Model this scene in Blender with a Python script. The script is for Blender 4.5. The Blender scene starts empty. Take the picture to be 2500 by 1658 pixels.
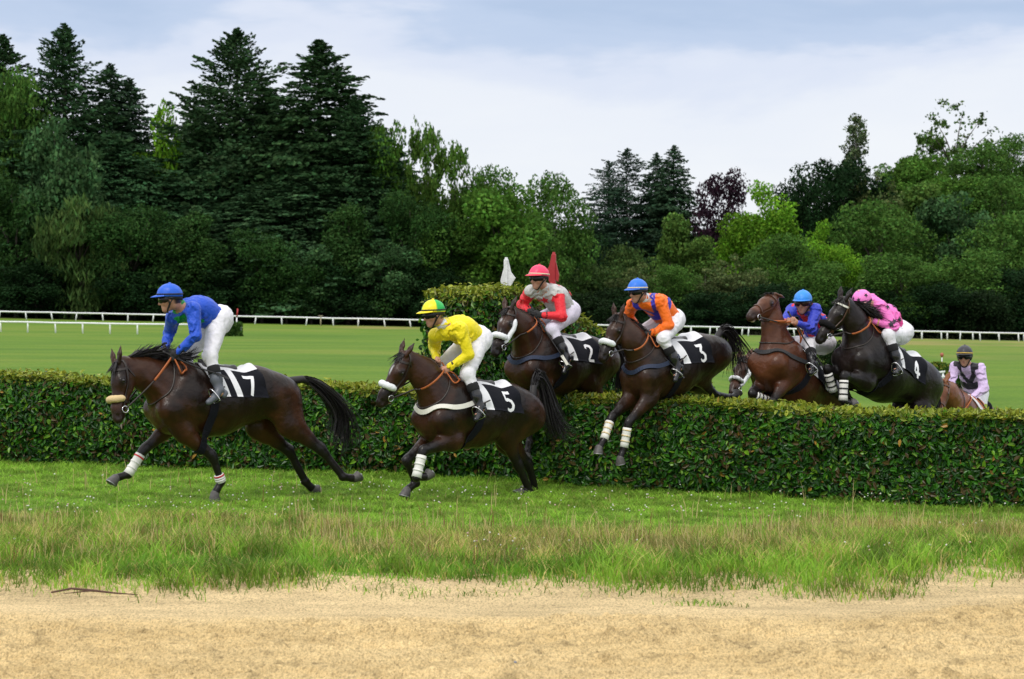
import bpy, bmesh, math, random
import numpy as np
from mathutils import Vector
C = bpy.context.scene.collection
rad = math.radians
# ---------------------------------------------------------------- camera, light, exposure
CAM_Z = 2.0
FPX = 4600.0            # focal length in photo pixels (photo 2500 wide)
scene = bpy.context.scene
cam_d = bpy.data.cameras.new("camera"); cam = bpy.data.objects.new("camera", cam_d); C.objects.link(cam)
cam_d.sensor_width = 36.0; cam_d.lens = FPX / 2500 * 36
cam_d.clip_start = 0.5; cam_d.clip_end = 6000
cam.location = (0, 0, CAM_Z); cam.rotation_euler = (rad(90) - math.atan(85 / FPX), 0, 0)
cam_d.dof.use_dof = True; cam_d.dof.focus_distance = 20.5; cam_d.dof.aperture_fstop = 4.5
scene.camera = cam
scene.view_settings.view_transform = 'Standard'; scene.view_settings.look = 'None'
scene.view_settings.exposure = 0.0; scene.view_settings.gamma = 1.0
scene.cycles.max_bounces = 6; scene.cycles.transparent_max_bounces = 4
SUN_EL, SUN_AZ = rad(52), rad(205)     # azimuth clockwise from +y: behind the camera, to the left
sd_ = bpy.data.lights.new("sun", 'SUN'); sun = bpy.data.objects.new("sun", sd_); C.objects.link(sun)
sd_.energy = 1.5; sd_.angle = rad(14); sd_.color = (1.0, 0.96, 0.9)
dv = Vector((math.sin(SUN_AZ) * math.cos(SUN_EL), math.cos(SUN_AZ) * math.cos(SUN_EL), math.sin(SUN_EL)))
sun.rotation_euler = dv.to_track_quat('Z', 'Y').to_euler()

def build_world():
    w = bpy.data.worlds.new("World"); scene.world = w; w.use_nodes = True
    nt = w.node_tree; N = nt.nodes; L = nt.links
    for n in list(N): N.remove(n)
    out = N.new('ShaderNodeOutputWorld'); bg = N.new('ShaderNodeBackground'); bg.inputs['Strength'].default_value = 0.1
    L.new(bg.outputs[0], out.inputs[0])
    sky = N.new('ShaderNodeTexSky'); sky.sky_type = 'NISHITA'; sky.sun_disc = False
    sky.sun_elevation = SUN_EL; sky.sun_rotation = SUN_AZ; sky.air_density = 1.0; sky.dust_density = 1.5
    tc = N.new('ShaderNodeTexCoord'); sp = N.new('ShaderNodeSeparateXYZ'); L.new(tc.outputs['Generated'], sp.inputs[0])
    def math_(op, a, b=None, c=None):
        m = N.new('ShaderNodeMath'); m.operation = op
        for i, v in enumerate((a, b, c)):
            if v is None: continue
            if isinstance(v, (int, float)): m.inputs[i].default_value = v
            else: L.new(v, m.inputs[i])
        return m.outputs[0]
    # layers of cloud, wider than they are tall
    cb = N.new('ShaderNodeCombineXYZ'); L.new(sp.outputs['X'], cb.inputs[0]); L.new(sp.outputs['Z'], cb.inputs[1]); L.new(sp.outputs['Y'], cb.inputs[2])
    def noise(scale, detail, sx, sy, off):
        mp = N.new('ShaderNodeMapping'); mp.inputs['Scale'].default_value = (sx, sy, 1); mp.inputs['Location'].default_value = off
        L.new(cb.outputs[0], mp.inputs['Vector'])
        n = N.new('ShaderNodeTexNoise'); n.inputs['Scale'].default_value = scale; n.inputs['Detail'].default_value = detail
        n.inputs['Roughness'].default_value = 0.55; n.inputs['Distortion'].default_value = 0.3
        L.new(mp.outputs[0], n.inputs['Vector']); return n.outputs['Fac']
    n1 = noise(1.0, 5, 4.0, 13.0, (3.1, 0.4, 0)); n2 = noise(2.2, 6, 5.0, 17.0, (7.7, 2.2, 0))
    # band value: elevation pushed about by the noise
    el = math_('ADD', sp.outputs['Z'], math_('MULTIPLY', math_('SUBTRACT', n1, .5), .15))
    el = math_('ADD', el, math_('MULTIPLY', math_('SUBTRACT', n2, .5), .05))
    rp = N.new('ShaderNodeValToRGB'); L.new(el, rp.inputs[0]); cr = rp.color_ramp
    cr.interpolation = 'EASE'
    stops = [(0.0, (9.1, 9.5, 9.9)), (.055, (9.2, 9.5, 10.0)), (.10, (8.7, 9.1, 9.9)), (.128, (7.6, 8.2, 9.6)),
             (.148, (5.6, 6.7, 8.7)), (.172, (4.9, 6.1, 8.2)), (.21, (7.4, 8.0, 9.4)), (.32, (9.5, 10.0, 11.4)), (.5, (14.5, 14.6, 14.8)), (1.0, (16.5, 16.4, 16.2))]
    cr.elements[0].position = 0; cr.elements[0].color = (*[c / 20 for c in stops[0][1]], 1)
    cr.elements[1].position = 1; cr.elements[1].color = (*[c / 20 for c in stops[-1][1]], 1)
    for p, c in stops[1:-1]:
        e = cr.elements.new(p); e.color = (*[v / 20 for v in c], 1)
    sc = N.new('ShaderNodeMix'); sc.data_type = 'RGBA'; sc.blend_type = 'MULTIPLY'; sc.inputs[0].default_value = 1
    L.new(rp.outputs[0], sc.inputs[6]); sc.inputs[7].default_value = (20, 20, 20, 1)
    mx = N.new('ShaderNodeMix'); mx.data_type = 'RGBA'; mx.inputs[0].default_value = 0.93
    L.new(sky.outputs[0], mx.inputs[6]); L.new(sc.outputs[2], mx.inputs[7])
    L.new(mx.outputs[2], bg.inputs['Color'])
build_world()

# ---------------------------------------------------------------- helpers
def tag(o, label=None, cat=None, group=None, kind=None):
    if label: o['label'] = label
    if cat: o['category'] = cat
    if group: o['group'] = group
    if kind: o['kind'] = kind
    return o
def empty(name, loc=(0, 0, 0), rz=0.0):
    o = bpy.data.objects.new(name, None); C.objects.link(o); o.location = loc; o.rotation_euler = (0, 0, rz)
    o.empty_display_size = 0.2; return o
def mesh_np(name, V, faces, smooth=True):
    """faces: (n,3)/(n,4) int arrays, or a list of such arrays"""
    me = bpy.data.meshes.new(name)
    fl = faces if isinstance(faces, list) else [faces]
    fl = [np.asarray(f, np.int32) for f in fl if len(f)]
    V = np.asarray(V, np.float32)
    me.vertices.add(len(V)); me.vertices.foreach_set('co', V.ravel())
    loops = np.concatenate([f.ravel() for f in fl]); tot = np.concatenate([np.full(len(f), f.shape[1], np.int32) for f in fl])
    st = np.concatenate([[0], np.cumsum(tot)[:-1]]).astype(np.int32)
    me.loops.add(len(loops)); me.loops.foreach_set('vertex_index', loops.astype(np.int32))
    me.polygons.add(len(tot)); me.polygons.foreach_set('loop_start', st)
    try: me.polygons.foreach_set('loop_total', tot)
    except Exception: pass
    me.polygons.foreach_set('use_smooth', np.full(len(tot), bool(smooth)))
    me.update(calc_edges=True); me.validate(); return me
def color_attr(me, col, name='tint'):
    a = me.attributes.new(name, 'FLOAT_COLOR', 'POINT')
    c = np.ones((len(me.vertices), 4), np.float32); c[:, :3] = col; a.data.foreach_set('color', c.ravel())
def obj(name, me, mat=None, parent=None, loc=None):
    o = bpy.data.objects.new(name, me); C.objects.link(o)
    if mat is not None and not me.materials: me.materials.append(mat)
    if parent is not None: o.parent = parent
    if loc is not None: o.location = loc
    return o
_M = {}
def mat(name, color=(.5, .5, .5), rough=.6, spec=.5, metal=0., attr=None, noise=None, bump=None, translucent=0., sheen=0., coat=0.):
    """noise=(scale, amount, colour2); bump=(scale, strength, distance)"""
    if name in _M: return _M[name]
    m = bpy.data.materials.new(name); m.use_nodes = True; nt = m.node_tree; N = nt.nodes; L = nt.links
    b = N['Principled BSDF']; b.inputs['Roughness'].default_value = rough; b.inputs['Metallic'].default_value = metal
    b.inputs['Specular IOR Level'].default_value = spec; b.inputs['Sheen Weight'].default_value = sheen; b.inputs['Coat Weight'].default_value = coat
    b.inputs['Base Color'].default_value = (*color, 1); src = None
    if attr:
        a = N.new('ShaderNodeAttribute'); a.attribute_name = attr; src = a.outputs['Color']
    if noise:
        tc = N.new('ShaderNodeTexCoord'); nz = N.new('ShaderNodeTexNoise'); nz.inputs['Scale'].default_value = noise[0]; nz.inputs['Detail'].default_value = 4
        L.new(tc.outputs['Object'], nz.inputs['Vector'])
        mr = N.new('ShaderNodeMapRange'); mr.inputs['From Min'].default_value = .35; mr.inputs['From Max'].default_value = .65
        mr.inputs['To Max'].default_value = noise[1]; L.new(nz.outputs['Fac'], mr.inputs[0])
        mx = N.new('ShaderNodeMix'); mx.data_type = 'RGBA'; L.new(mr.outputs[0], mx.inputs[0])
        if src: L.new(src, mx.inputs[6])
        else: mx.inputs[6].default_value = (*color, 1)
        mx.inputs[7].default_value = (*noise[2], 1); src = mx.outputs[2]
    if src: L.new(src, b.inputs['Base Color'])
    if bump:
        tc = N.new('ShaderNodeTexCoord'); nz = N.new('ShaderNodeTexNoise'); nz.inputs['Scale'].default_value = bump[0]; nz.inputs['Detail'].default_value = 5
        L.new(tc.outputs['Object'], nz.inputs['Vector']); bp = N.new('ShaderNodeBump'); bp.inputs['Strength'].default_value = bump[1]; bp.inputs['Distance'].default_value = bump[2]
        L.new(nz.outputs['Fac'], bp.inputs['Height']); L.new(bp.outputs[0], b.inputs['Normal'])
    if translucent:
        tr = N.new('ShaderNodeBsdfTranslucent'); ms = N.new('ShaderNodeMixShader'); ms.inputs[0].default_value = translucent
        if src: L.new(src, tr.inputs[0])
        else: tr.inputs[0].default_value = (*color, 1)
        L.new(b.outputs[0], ms.inputs[1]); L.new(tr.outputs[0], ms.inputs[2]); L.new(ms.outputs[0], N['Material Output'].inputs['Surface'])
    _M[name] = m; return m
def sstep(a, b, x):
    t = np.clip((np.asarray(x, float) - a) / (b - a), 0, 1); return t * t * (3 - 2 * t)
def _h(i, j, k, s):
    n = (i * 374761393 + j * 668265263 + k * 2147483647 % 1000003 * 69069 + s * 974634733).astype(np.int64) & 0xffffffff
    n = ((n ^ (n >> 13)) * 1274126177) & 0xffffffff; n = (n ^ (n >> 16)) & 0xffffffff
    n = (n * 2246822519) & 0xffffffff; return ((n ^ (n >> 15)) & 0xffffff) / float(0xffffff)
def vnoise(P, s=0):
    """smooth value noise in 0..1, P (...,2) or (...,3)"""
    P = np.asarray(P, float); I = np.floor(P).astype(np.int64); f = P - I; f = f * f * (3 - 2 * f)
    d = P.shape[-1]; out = 0
    for c in range(2 ** d):
        o = [(c >> k) & 1 for k in range(d)]; w = 1
        for k in range(d): w = w * (f[..., k] if o[k] else 1 - f[..., k])
        kk = I[..., 2] + o[2] if d == 3 else np.zeros_like(I[..., 0])
        out = out + w * _h(I[..., 0] + o[0], I[..., 1] + o[1], kk, np.int64(s))
    return out
def fbm(P, oct=4, s=0):
    P = np.asarray(P, float); v = 0; a = .5; t = 0
    for o in range(oct): v = v + a * vnoise(P * 2 ** o + 17.3 * o, s + o); t += a; a *= .5
    return v / t
def at(px, y, z):   # where the sight line through photo column px stands at depth y (used to lay out the place)
    return np.array([(px - 1250) / FPX * y, y, z])
def tube(path, rads, n=8, cap=True):
    """closed tube along a polyline; returns V, [quads, tris]"""
    P = np.asarray(path, float); R = np.broadcast_to(np.asarray(rads, float), (len(P),))
    T = np.gradient(P, axis=0); T /= np.linalg.norm(T, axis=1)[:, None] + 1e-9
    ref = np.array([0, 0, 1.]) if abs(T[0][2]) < .9 else np.array([1., 0, 0]); V = []
    a = ref - T[0] * (ref @ T[0]); a /= np.linalg.norm(a)
    for p, t, r in zip(P, T, R):
        a = a - t * (a @ t); a /= np.linalg.norm(a) + 1e-9; b = np.cross(t, a)
        th = np.arange(n) / n * 2 * np.pi; V.append(p + r * (np.cos(th)[:, None] * a + np.sin(th)[:, None] * b))
    V = np.concatenate(V); m = len(P); i = np.arange(n); j = (i + 1) % n
    Q = np.concatenate([np.stack([k * n + i, k * n + j, (k + 1) * n + j, (k + 1) * n + i], 1) for k in range(m - 1)])
    Tr = np.zeros((0, 3), int)
    if cap:
        V = np.concatenate([V, P[[0, -1]]]); c0, c1 = len(V) - 2, len(V) - 1
        Tr = np.concatenate([np.stack([np.full(n, c0), j, i], 1), np.stack([np.full(n, c1), (m - 1) * n + i, (m - 1) * n + j], 1)])
    return V, Q, Tr
class MB:
    """collects pieces into one mesh"""
    def __init__(s): s.V = []; s.Q = []; s.T = []; s.n = 0; s.col = []
    def add(s, V, Q=None, T=None, col=None):
        V = np.asarray(V, float); s.V.append(V)
        if Q is not None and len(Q): s.Q.append(np.asarray(Q) + s.n)
        if T is not None and len(T): s.T.append(np.asarray(T) + s.n)
        if col is not None: s.col.append(np.broadcast_to(np.asarray(col, float), (len(V), 3)))
        s.n += len(V); return s
    def tube(s, path, r, n=8, col=None): V, Q, T = tube(path, r, n); return s.add(V, Q, T, col)
    def box(s, c, size, M=None, bev=0.0, col=None):
        sx, sy, sz = [v / 2 for v in size]; b = bev or min(sx, sy, sz) * .12
        bm = bmesh.new(); bmesh.ops.create_cube(bm, size=1.0)
        for v in bm.verts: v.co = Vector((v.co.x * 2 * sx, v.co.y * 2 * sy, v.co.z * 2 * sz))
        bmesh.ops.bevel(bm, geom=bm.edges[:], offset=b, segments=1, affect='EDGES', profile=.5)
        V = np.array([v.co[:] for v in bm.verts]); 
        if M is not None: V = V @ np.asarray(M).T
        V = V + np.asarray(c, float); bm.verts.index_update()
        Q = [[v.index for v in f.verts] for f in bm.faces if len(f.verts) == 4]; T = [[v.index for v in f.verts] for f in bm.faces if len(f.verts) == 3]
        bm.free(); return s.add(V, np.array(Q), np.array(T) if T else None, col)
    def mesh(s, name, smooth=True):
        Q = np.concatenate(s.Q) if s.Q else np.zeros((0, 4), int); T = np.concatenate(s.T) if s.T else np.zeros((0, 3), int)
        me = mesh_np(name, np.concatenate(s.V), [Q, T], smooth)
        if s.col: color_attr(me, np.concatenate(s.col))
        return me
# ================================================================ THE GROUND
HA, HB = np.array([-7.6, 24.15]), np.array([7.4, 19.6])          # front foot line of the long hedge
HD = (HB - HA) / np.linalg.norm(HB - HA); HN = np.array([-HD[1], HD[0]])   # along, and away from the camera
def hedge_dist(x, y): return (x - HA[0]) * HN[0] + (y - HA[1]) * HN[1]
def ground_z(x, y):
    x = np.asarray(x, float); y = np.asarray(y, float); u = x / np.maximum(y, 1)
    s = np.clip((y - 30) / 200, 0, 1.2)
    far = -1.0 - .02 * np.clip(x, -120, 120)
    drop = .9 * sstep(.04, .24, u) * sstep(.6, 3.2, hedge_dist(x, y))
    z = -drop * (1 - np.clip(s, 0, 1)) + s * far
    z = z + .10 * (fbm(np.stack([x * .06, y * .06], -1), 3, 5) - .5) * sstep(26, 60, y)
    hill = (13 * sstep(-35, 12, x) + 15 * sstep(35, 115, x)) * sstep(258, 420, y)
    hill = hill + 10 * sstep(420, 700, y)
    z = z - .20 * sstep(-3, 6, x) * sstep(15, 19.5, y)
    track = -.10 * (1 - sstep(12.9, 13.9, y - verge_shift(x)))
    return z + hill + track
def verge_shift(x):
    x = np.asarray(x, float)
    return .9 * sstep(2.1, 4.0, x) + .35 * (fbm(np.stack([x * .9, x * 0 + 3], -1), 3, 9) - .5) + .15 * sstep(-2.5, -4, x)

def nodes_of(m): return m.node_tree.nodes, m.node_tree.links
def grass_ground_material():
    m = bpy.data.materials.new('turf'); m.use_nodes = True; N, L = nodes_of(m); b = N['Principled BSDF']
    b.inputs['Roughness'].default_value = .9; b.inputs['Specular IOR Level'].default_value = .15
    g = N.new('ShaderNodeNewGeometry')
    def nz(scale, sx, sy, det=5, dist=0):
        mp = N.new('ShaderNodeMapping'); mp.inputs['Scale'].default_value = (sx, sy, 1); L.new(g.outputs['Position'], mp.inputs[0])
        n = N.new('ShaderNodeTexNoise'); n.inputs['Scale'].default_value = scale; n.inputs['Detail'].default_value = det; n.inputs['Distortion'].default_value = dist
        n.inputs['Roughness'].default_value = .62; L.new(mp.outputs[0], n.inputs['Vector']); return n.outputs['Fac']
    def ramp(f, st):
        r = N.new('ShaderNodeValToRGB'); L.new(f, r.inputs[0]); e = r.color_ramp.elements
        e[0].position, e[0].color = st[0][0], (*st[0][1], 1); e[1].position, e[1].color = st[-1][0], (*st[-1][1], 1)
        for p, c in st[1:-1]: k = e.new(p); k.color = (*c, 1)
        return r.outputs[0]
    def mix(f, a, c, mode='MIX'):
        x = N.new('ShaderNodeMix'); x.data_type = 'RGBA'; x.blend_type = mode
        if isinstance(f, float): x.inputs[0].default_value = f
        else: L.new(f, x.inputs[0])
        L.new(a, x.inputs[6]) if not isinstance(a, tuple) else setattr(x.inputs[6], 'default_value', (*a, 1))
        L.new(c, x.inputs[7]) if not isinstance(c, tuple) else setattr(x.inputs[7], 'default_value', (*c, 1)); return x.outputs[2]
    big = nz(1, .035, .075, 5, .4); mid = nz(1, .10, .24, 7); fine = nz(1, 6, 9, 5)
    base = ramp(big, [(.38, (.042, .135, .010)), (.47, (.088, .198, .014)), (.53, (.135, .228, .020)), (.62, (.215, .235, .042))])
    c = mix(.55, base, ramp(mid, [(.32, (.034, .100, .008)), (.5, (.088, .182, .014)), (.68, (.180, .220, .032))]))
    c = mix(.40, c, ramp(fine, [(.32, (.035, .075, .005)), (.5, (.105, .175, .015)), (.72, (.21, .26, .045))]))
    a = N.new('ShaderNodeAttribute'); a.attribute_name = 'tint'; sp = N.new('ShaderNodeSeparateColor'); L.new(a.outputs['Color'], sp.inputs[0])
    dry = mix(mid, (.22, .20, .06), (.34, .25, .10)); c = mix(sp.outputs[0], c, dry)
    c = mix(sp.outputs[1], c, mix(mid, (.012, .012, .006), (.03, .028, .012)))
    c = mix(sp.outputs[2], c, mix(fine, (.42, .30, .15), (.50, .38, .20)))
    L.new(c, b.inputs['Base Color'])
    bp = N.new('ShaderNodeBump'); bp.inputs['Strength'].default_value = .7; bp.inputs['Distance'].default_value = .06; L.new(fine, bp.inputs['Height']); L.new(bp.outputs[0], b.inputs['Normal'])
    return m
def build_ground():
    ny, nx = 420, 260
    yy = 2.0 * (900 / 2.0) ** (np.arange(ny) / (ny - 1)); uu = np.linspace(-1, 1, nx)
    Y = np.repeat(yy[:, None], nx, 1); X = uu[None] * (10 + .62 * yy[:, None]); Z_ = ground_z(X, Y)
    Z_ = Z_ - .03 * (1 - sstep(12.6, 13.4, Y - verge_shift(X)))     # the sand sheet lies above it
    V = np.stack([X, Y, Z_], -1).reshape(-1, 3); i = np.arange(ny - 1)[:, None] * nx + np.arange(nx - 1)[None]
    F = np.stack([i, i + 1, i + nx + 1, i + nx], -1).reshape(-1, 4)
    me = mesh_np('ground', V, F); x, y = V[:, 0], V[:, 1]; u = x / y
    n = fbm(np.stack([x * .08, y * .05], -1), 4, 3)
    bank = sstep(.13, .2, u) * sstep(110, 135, y) * (1 - sstep(228, 234, y)) * (.05 + .6 * sstep(.46, .66, n))
    bank += .75 * sstep(.1, .02, abs(u - .09)) * sstep(95, 110, y) * (1 - sstep(122, 140, y)) * sstep(.5, .62, n)
    bank += .6 * sstep(.04, 0, abs(u + .07)) * sstep(190, 215, y) * (1 - sstep(230, 236, y))
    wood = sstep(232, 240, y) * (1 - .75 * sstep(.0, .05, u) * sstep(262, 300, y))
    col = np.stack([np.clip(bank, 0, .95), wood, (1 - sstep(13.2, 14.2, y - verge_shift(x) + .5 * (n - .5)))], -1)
    color_attr(me, col)
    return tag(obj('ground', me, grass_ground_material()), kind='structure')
build_ground()

def build_sand():
    ny, nx = 760, 1000
    yy = 6.0 * (15.9 / 6.0) ** (np.arange(ny) / (ny - 1)); uu = np.linspace(-.47, .47, nx)
    Y = np.repeat(yy[:, None], nx, 1); X = uu[None] * yy[:, None]
    ed = Y - verge_shift(X); loose = 1 - sstep(12.05, 12.75, ed)
    P = np.stack([X, Y], -1)
    clod = sstep(.48, .80, fbm(P * (7, 9), 4, 31)); lump = sstep(.58, .8, fbm(P * (2.6, 4.2), 3, 41)); soft = fbm(P * (.8, 1.8), 4, 51)
    wob = fbm(P * (.5, .9), 3, 61); rows = .5 + .5 * np.sin((Y + .35 * wob + .012 * X) * 2 * np.pi / .17); fine = fbm(P * 26, 3, 71)
    Zs = ground_z(X, Y) + .012 + loose * (.034 * clod + .040 * lump * (fine + .4) + .035 * (soft - .5) + .020 * rows * sstep(.35, .6, wob) + .022 * (fine - .5) + .02 * sstep(.5, .8, fbm(P * (13, 15), 3, 33))) \
        + (1 - loose) * (.05 * (soft - .5) + .005 * (fine - .5) + .012 * sstep(.62, .8, fbm(P * (3, 5), 4, 91))) 
    Zs = Zs - .16 * sstep(13.9, 14.5, ed)       # slips under the turf
    V = np.stack([X, Y, Zs], -1).reshape(-1, 3); i = np.arange(ny - 1)[:, None] * nx + np.arange(nx - 1)[None]
    F = np.stack([i, i + 1, i + nx + 1, i + nx], -1).reshape(-1, 4); me = mesh_np('sand_track', V, F)
    t = (sstep(.2, .75, soft) * .6 + .4 * fbm(P * (3, 6), 3, 81))[..., None]
    col = (1 - t) * np.array([.60, .435, .205]) + t * np.array([.72, .540, .275])
    hard = np.array([.62, .475, .260]) * (.85 + .3 * soft[..., None]); col = loose[..., None] * col + (1 - loose[..., None]) * hard
    dark_mottle = sstep(.60, .82, fbm(P * (9, 12), 4, 31))[..., None] * loose[..., None]; col = col * (1 - .34 * dark_mottle)  # sparse darker mottling on the loose sand
    color_attr(me, col.reshape(-1, 3))
    m = mat('sand', attr='tint', rough=.95, spec=.1, bump=(70, 1.0, .03)); N, L = nodes_of(m); b = N['Principled BSDF']; src = b.inputs['Base Color'].links[0].from_socket; g = N.new('ShaderNodeNewGeometry')
    for sc_, sx, sy, lo, hi, a0 in ((64, 1, .45, .36, .52, .72), (7, .25, 1, .38, .60, .90), (95, 1, .6, .38, .56, .84)):   # moist and dry grain tone, plus pit shade painted into the colour
        mp = N.new('ShaderNodeMapping'); mp.inputs['Scale'].default_value = (sx, sy, 1); L.new(g.outputs['Position'], mp.inputs[0]); n = N.new('ShaderNodeTexNoise'); n.inputs['Scale'].default_value = sc_; n.inputs['Detail'].default_value = 3; L.new(mp.outputs[0], n.inputs['Vector'])
        r = N.new('ShaderNodeMapRange'); r.inputs['From Min'].default_value = lo; r.inputs['From Max'].default_value = hi; r.inputs['To Min'].default_value = a0; r.inputs['To Max'].default_value = 1.08; L.new(n.outputs['Fac'], r.inputs[0])
        x = N.new('ShaderNodeMix'); x.data_type = 'RGBA'; x.blend_type = 'MULTIPLY'; x.inputs[0].default_value = 1; L.new(src, x.inputs[6]); L.new(r.outputs[0], x.inputs[7]); src = x.outputs[2]
    L.new(src, b.inputs['Base Color'])
    return tag(obj('sand_track', me, m), kind='structure')
build_sand()

# ================================================================ GRASS OF THE VERGE
def blades(rng, P, hgt, wid, lean, col, name, m, segs=2):
    n = len(P); az = rng.uniform(0, 2 * np.pi, n); la = rng.uniform(0, 2 * np.pi, n)
    side = np.stack([np.cos(az), np.sin(az), 0 * az], -1); d = np.stack([np.cos(la), np.sin(la), 0 * la], -1)
    V = []; lv = [0, .45, .8, 1.0] if segs == 3 else [0, .55, 1.0]
    for t in lv:
        c = P + hgt[:, None] * (t * np.array([0, 0, 1.]) * (1 - .35 * (lean * t)[:, None]) + (lean * t * t)[:, None] * d)
        if t < 1: w = wid * (1 - .55 * t); V += [c - side * w[:, None] / 2, c + side * w[:, None] / 2]
        else: V.append(c)
    k = len(V); V = np.stack(V, 1).reshape(-1, 3); b = np.arange(n)[:, None] * k
    Q = np.concatenate([b + np.array([[2 * s, 2 * s + 1, 2 * s + 3, 2 * s + 2]]) for s in range(len(lv) - 2)])
    T = b + np.array([[k - 3, k - 2, k - 1]])
    me = mesh_np(name, V, [Q, T]); lt = np.array([t for t in lv[:-1] for _ in (0, 1)] + [1.0])
    cc = col[:, None, :] * np.ones((1, k, 1)); 
    color_attr(me, cc.reshape(-1, 3)); return obj(name, me, m)
def verge_points(rng, n, y0, y1, um=.315):
    y = y0 + (y1 - y0) * rng.random(n); x = rng.uniform(-um, um, n) * y
    return x, y
def build_verge():
    rng = np.random.default_rng(11)
    gm = mat('grass_blade', attr='tint', rough=.55, spec=.25, translucent=.42)
    x, y = verge_points(rng, 190000, 12.7, 23.8)
    hd = hedge_dist(x, y); ed = y - verge_shift(x)
    n1 = fbm(np.stack([x * .8, y * 1.2], -1), 3, 21); n2 = fbm(np.stack([x * 2.5, y * 2.5], -1), 3, 22)
    dens = sstep(13.15, 13.75, ed + .9 * (n1 - .5)) * (.25 + .75 * sstep(.3, .5, n2 + .6 * sstep(13.4, 14.5, ed)))
    tuft = (sstep(.55, .1, np.hypot((x - 1.35) / .75, (y - 13.05) / .28)) + sstep(.5, .1, np.hypot((x + .25) / .5, (y - 13.3) / .2))) * .8
    keep = (rng.random(len(x)) < np.maximum(dens, tuft)) & (hd < .25)
    x, y, ed, n1, n2 = x[keep], y[keep], ed[keep], n1[keep], n2[keep]; z = ground_z(x, y); n3 = fbm(np.stack([x * .55, y * .7 + 4], -1), 3, 29); ed0 = ed; ed = ed + 2.6 * (n3 - .5)
    lush = sstep(13.2, 13.9, ed0) * (1 - sstep(14.6, 15.4, ed + .8 * (n1 - .5))); dry = sstep(13.9, 15.3, ed) * (1 - sstep(15.9, 17.9, ed + .6 * (n2 - .5)))
    dry = dry * (.30 + .75 * sstep(.38, .62, n1)); short = sstep(16.2, 17.8, ed)
    r = rng.random(len(x)); h = .078 + .068 * lush * (.3 + 1.4 * n1) + .05 * dry - .025 * short
    h = h * (.55 + .9 * r) * (.7 + .6 * sstep(.35, .65, n2)); nearh = sstep(-.5, .1, hedge_dist(x, y)); h = h * (1 + .5 * nearh)
    g1, g2, g3 = np.array([.120, .260, .026]), np.array([.250, .410, .050]), np.array([.20, .27, .05])
    t = np.clip(.5 + 2.0 * (n2 - .5) + .6 * (rng.random(len(x)) - .5), 0, 1)[:, None]; c = g1 * (1 - t) + g2 * t; c = c * (1 - .55 * short[:, None]) + .55 * short[:, None] * np.array([.230, .410, .045])
    brown = (rng.random(len(x)) < np.clip(.14 + .66 * dry - .10 * short, .04, .70)); bc = np.where(rng.random((len(x), 1)) < .5, np.array([[.52, .42, .18]]), np.array([[.40, .36, .11]]))
    c = np.where(brown[:, None], bc, c); c = c * (.75 + .5 * rng.random((len(x), 1))) * (.62 + .72 * sstep(.3, .68, fbm(np.stack([x * 4.5, y * 5], -1), 2, 37)))[:, None]; c = c * np.array([1.0, 1.02, .9])  # dark gaps between clumps: their shade is put into the blade colour
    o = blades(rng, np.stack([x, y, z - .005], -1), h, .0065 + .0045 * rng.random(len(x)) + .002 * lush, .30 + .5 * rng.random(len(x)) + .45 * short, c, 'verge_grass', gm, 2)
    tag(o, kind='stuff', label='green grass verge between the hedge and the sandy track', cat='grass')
    # seed stalks, dry and tall
    x, y = verge_points(rng, 24000, 13.4, 21.5); ed = y - verge_shift(x); n1 = fbm(np.stack([x * .7, y * .9], -1), 3, 25)
    ed = ed + 2.2 * (fbm(np.stack([x * .55, y * .7 + 4], -1), 3, 29) - .5); p = sstep(13.9, 15.1, ed) * (1 - .93 * sstep(15.9, 17.6, ed)) * (.08 + .92 * sstep(.44, .62, n1)); k = (rng.random(len(x)) < p * .6) & (hedge_dist(x, y) < 0)
    x, y = x[k], y[k]; n = len(x); bright = rng.random((n, 1)); c = np.where(bright < .16, np.array([[.26, .15, .06]]), np.where(bright < .75, np.array([[.58, .47, .22]]), np.array([[.28, .26, .08]])))
    o = blades(rng, np.stack([x, y, ground_z(x, y)], -1), .11 + .19 * rng.random(n), .006 + .005 * rng.random(n), .05 + .3 * rng.random(n), c * (.8 + .4 * rng.random((n, 1))), 'dry_stalks', gm, 2)
    tag(o, kind='stuff', label='tall dry seed stalks in the middle of the grass verge', cat='grass')
    # white clover heads
    x, y = verge_points(rng, 5200, 13.9, 21); n1 = fbm(np.stack([x * .45 + 3, y * 1.0], -1), 3, 27); ed = y - verge_shift(x)
    p = sstep(.50, .66, n1 + .16 * sstep(17.2, 18.2, ed) * (1 - sstep(19.6, 20.4, ed))); k = (rng.random(len(x)) < p * .22) & (hedge_dist(x, y) < -.2); x, y = x[k], y[k]
    z = ground_z(x, y) + .08 + .06 * rng.random(len(x)); bm = bmesh.new(); bmesh.ops.create_icosphere(bm, subdivisions=1, radius=.5); sv = np.array([v.co[:] for v in bm.verts]); bm.verts.index_update()
    sf = np.array([[v.index for v in f.verts] for f in bm.faces]); bm.free(); n = len(x); s = (.012 + .009 * rng.random(n))[:, None, None]
    V = (sv[None] * s * np.array([1, 1, .85]) + np.stack([x, y, z], -1)[:, None]).reshape(-1, 3); F = (sf[None] + (np.arange(n) * len(sv))[:, None, None]).reshape(-1, 3)
    me = mesh_np('clover_flowers', V, F); color_attr(me, np.repeat(np.where(rng.random((n, 1)) < .75, [[.78, .76, .70]], [[.62, .42, .38]]), len(sv), 0))
    tag(obj('clover_flowers', me, mat('clover', attr='tint', rough=.8, translucent=.2)), kind='stuff', label='white clover heads scattered through the verge grass', cat='flowers')
build_verge()
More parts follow.
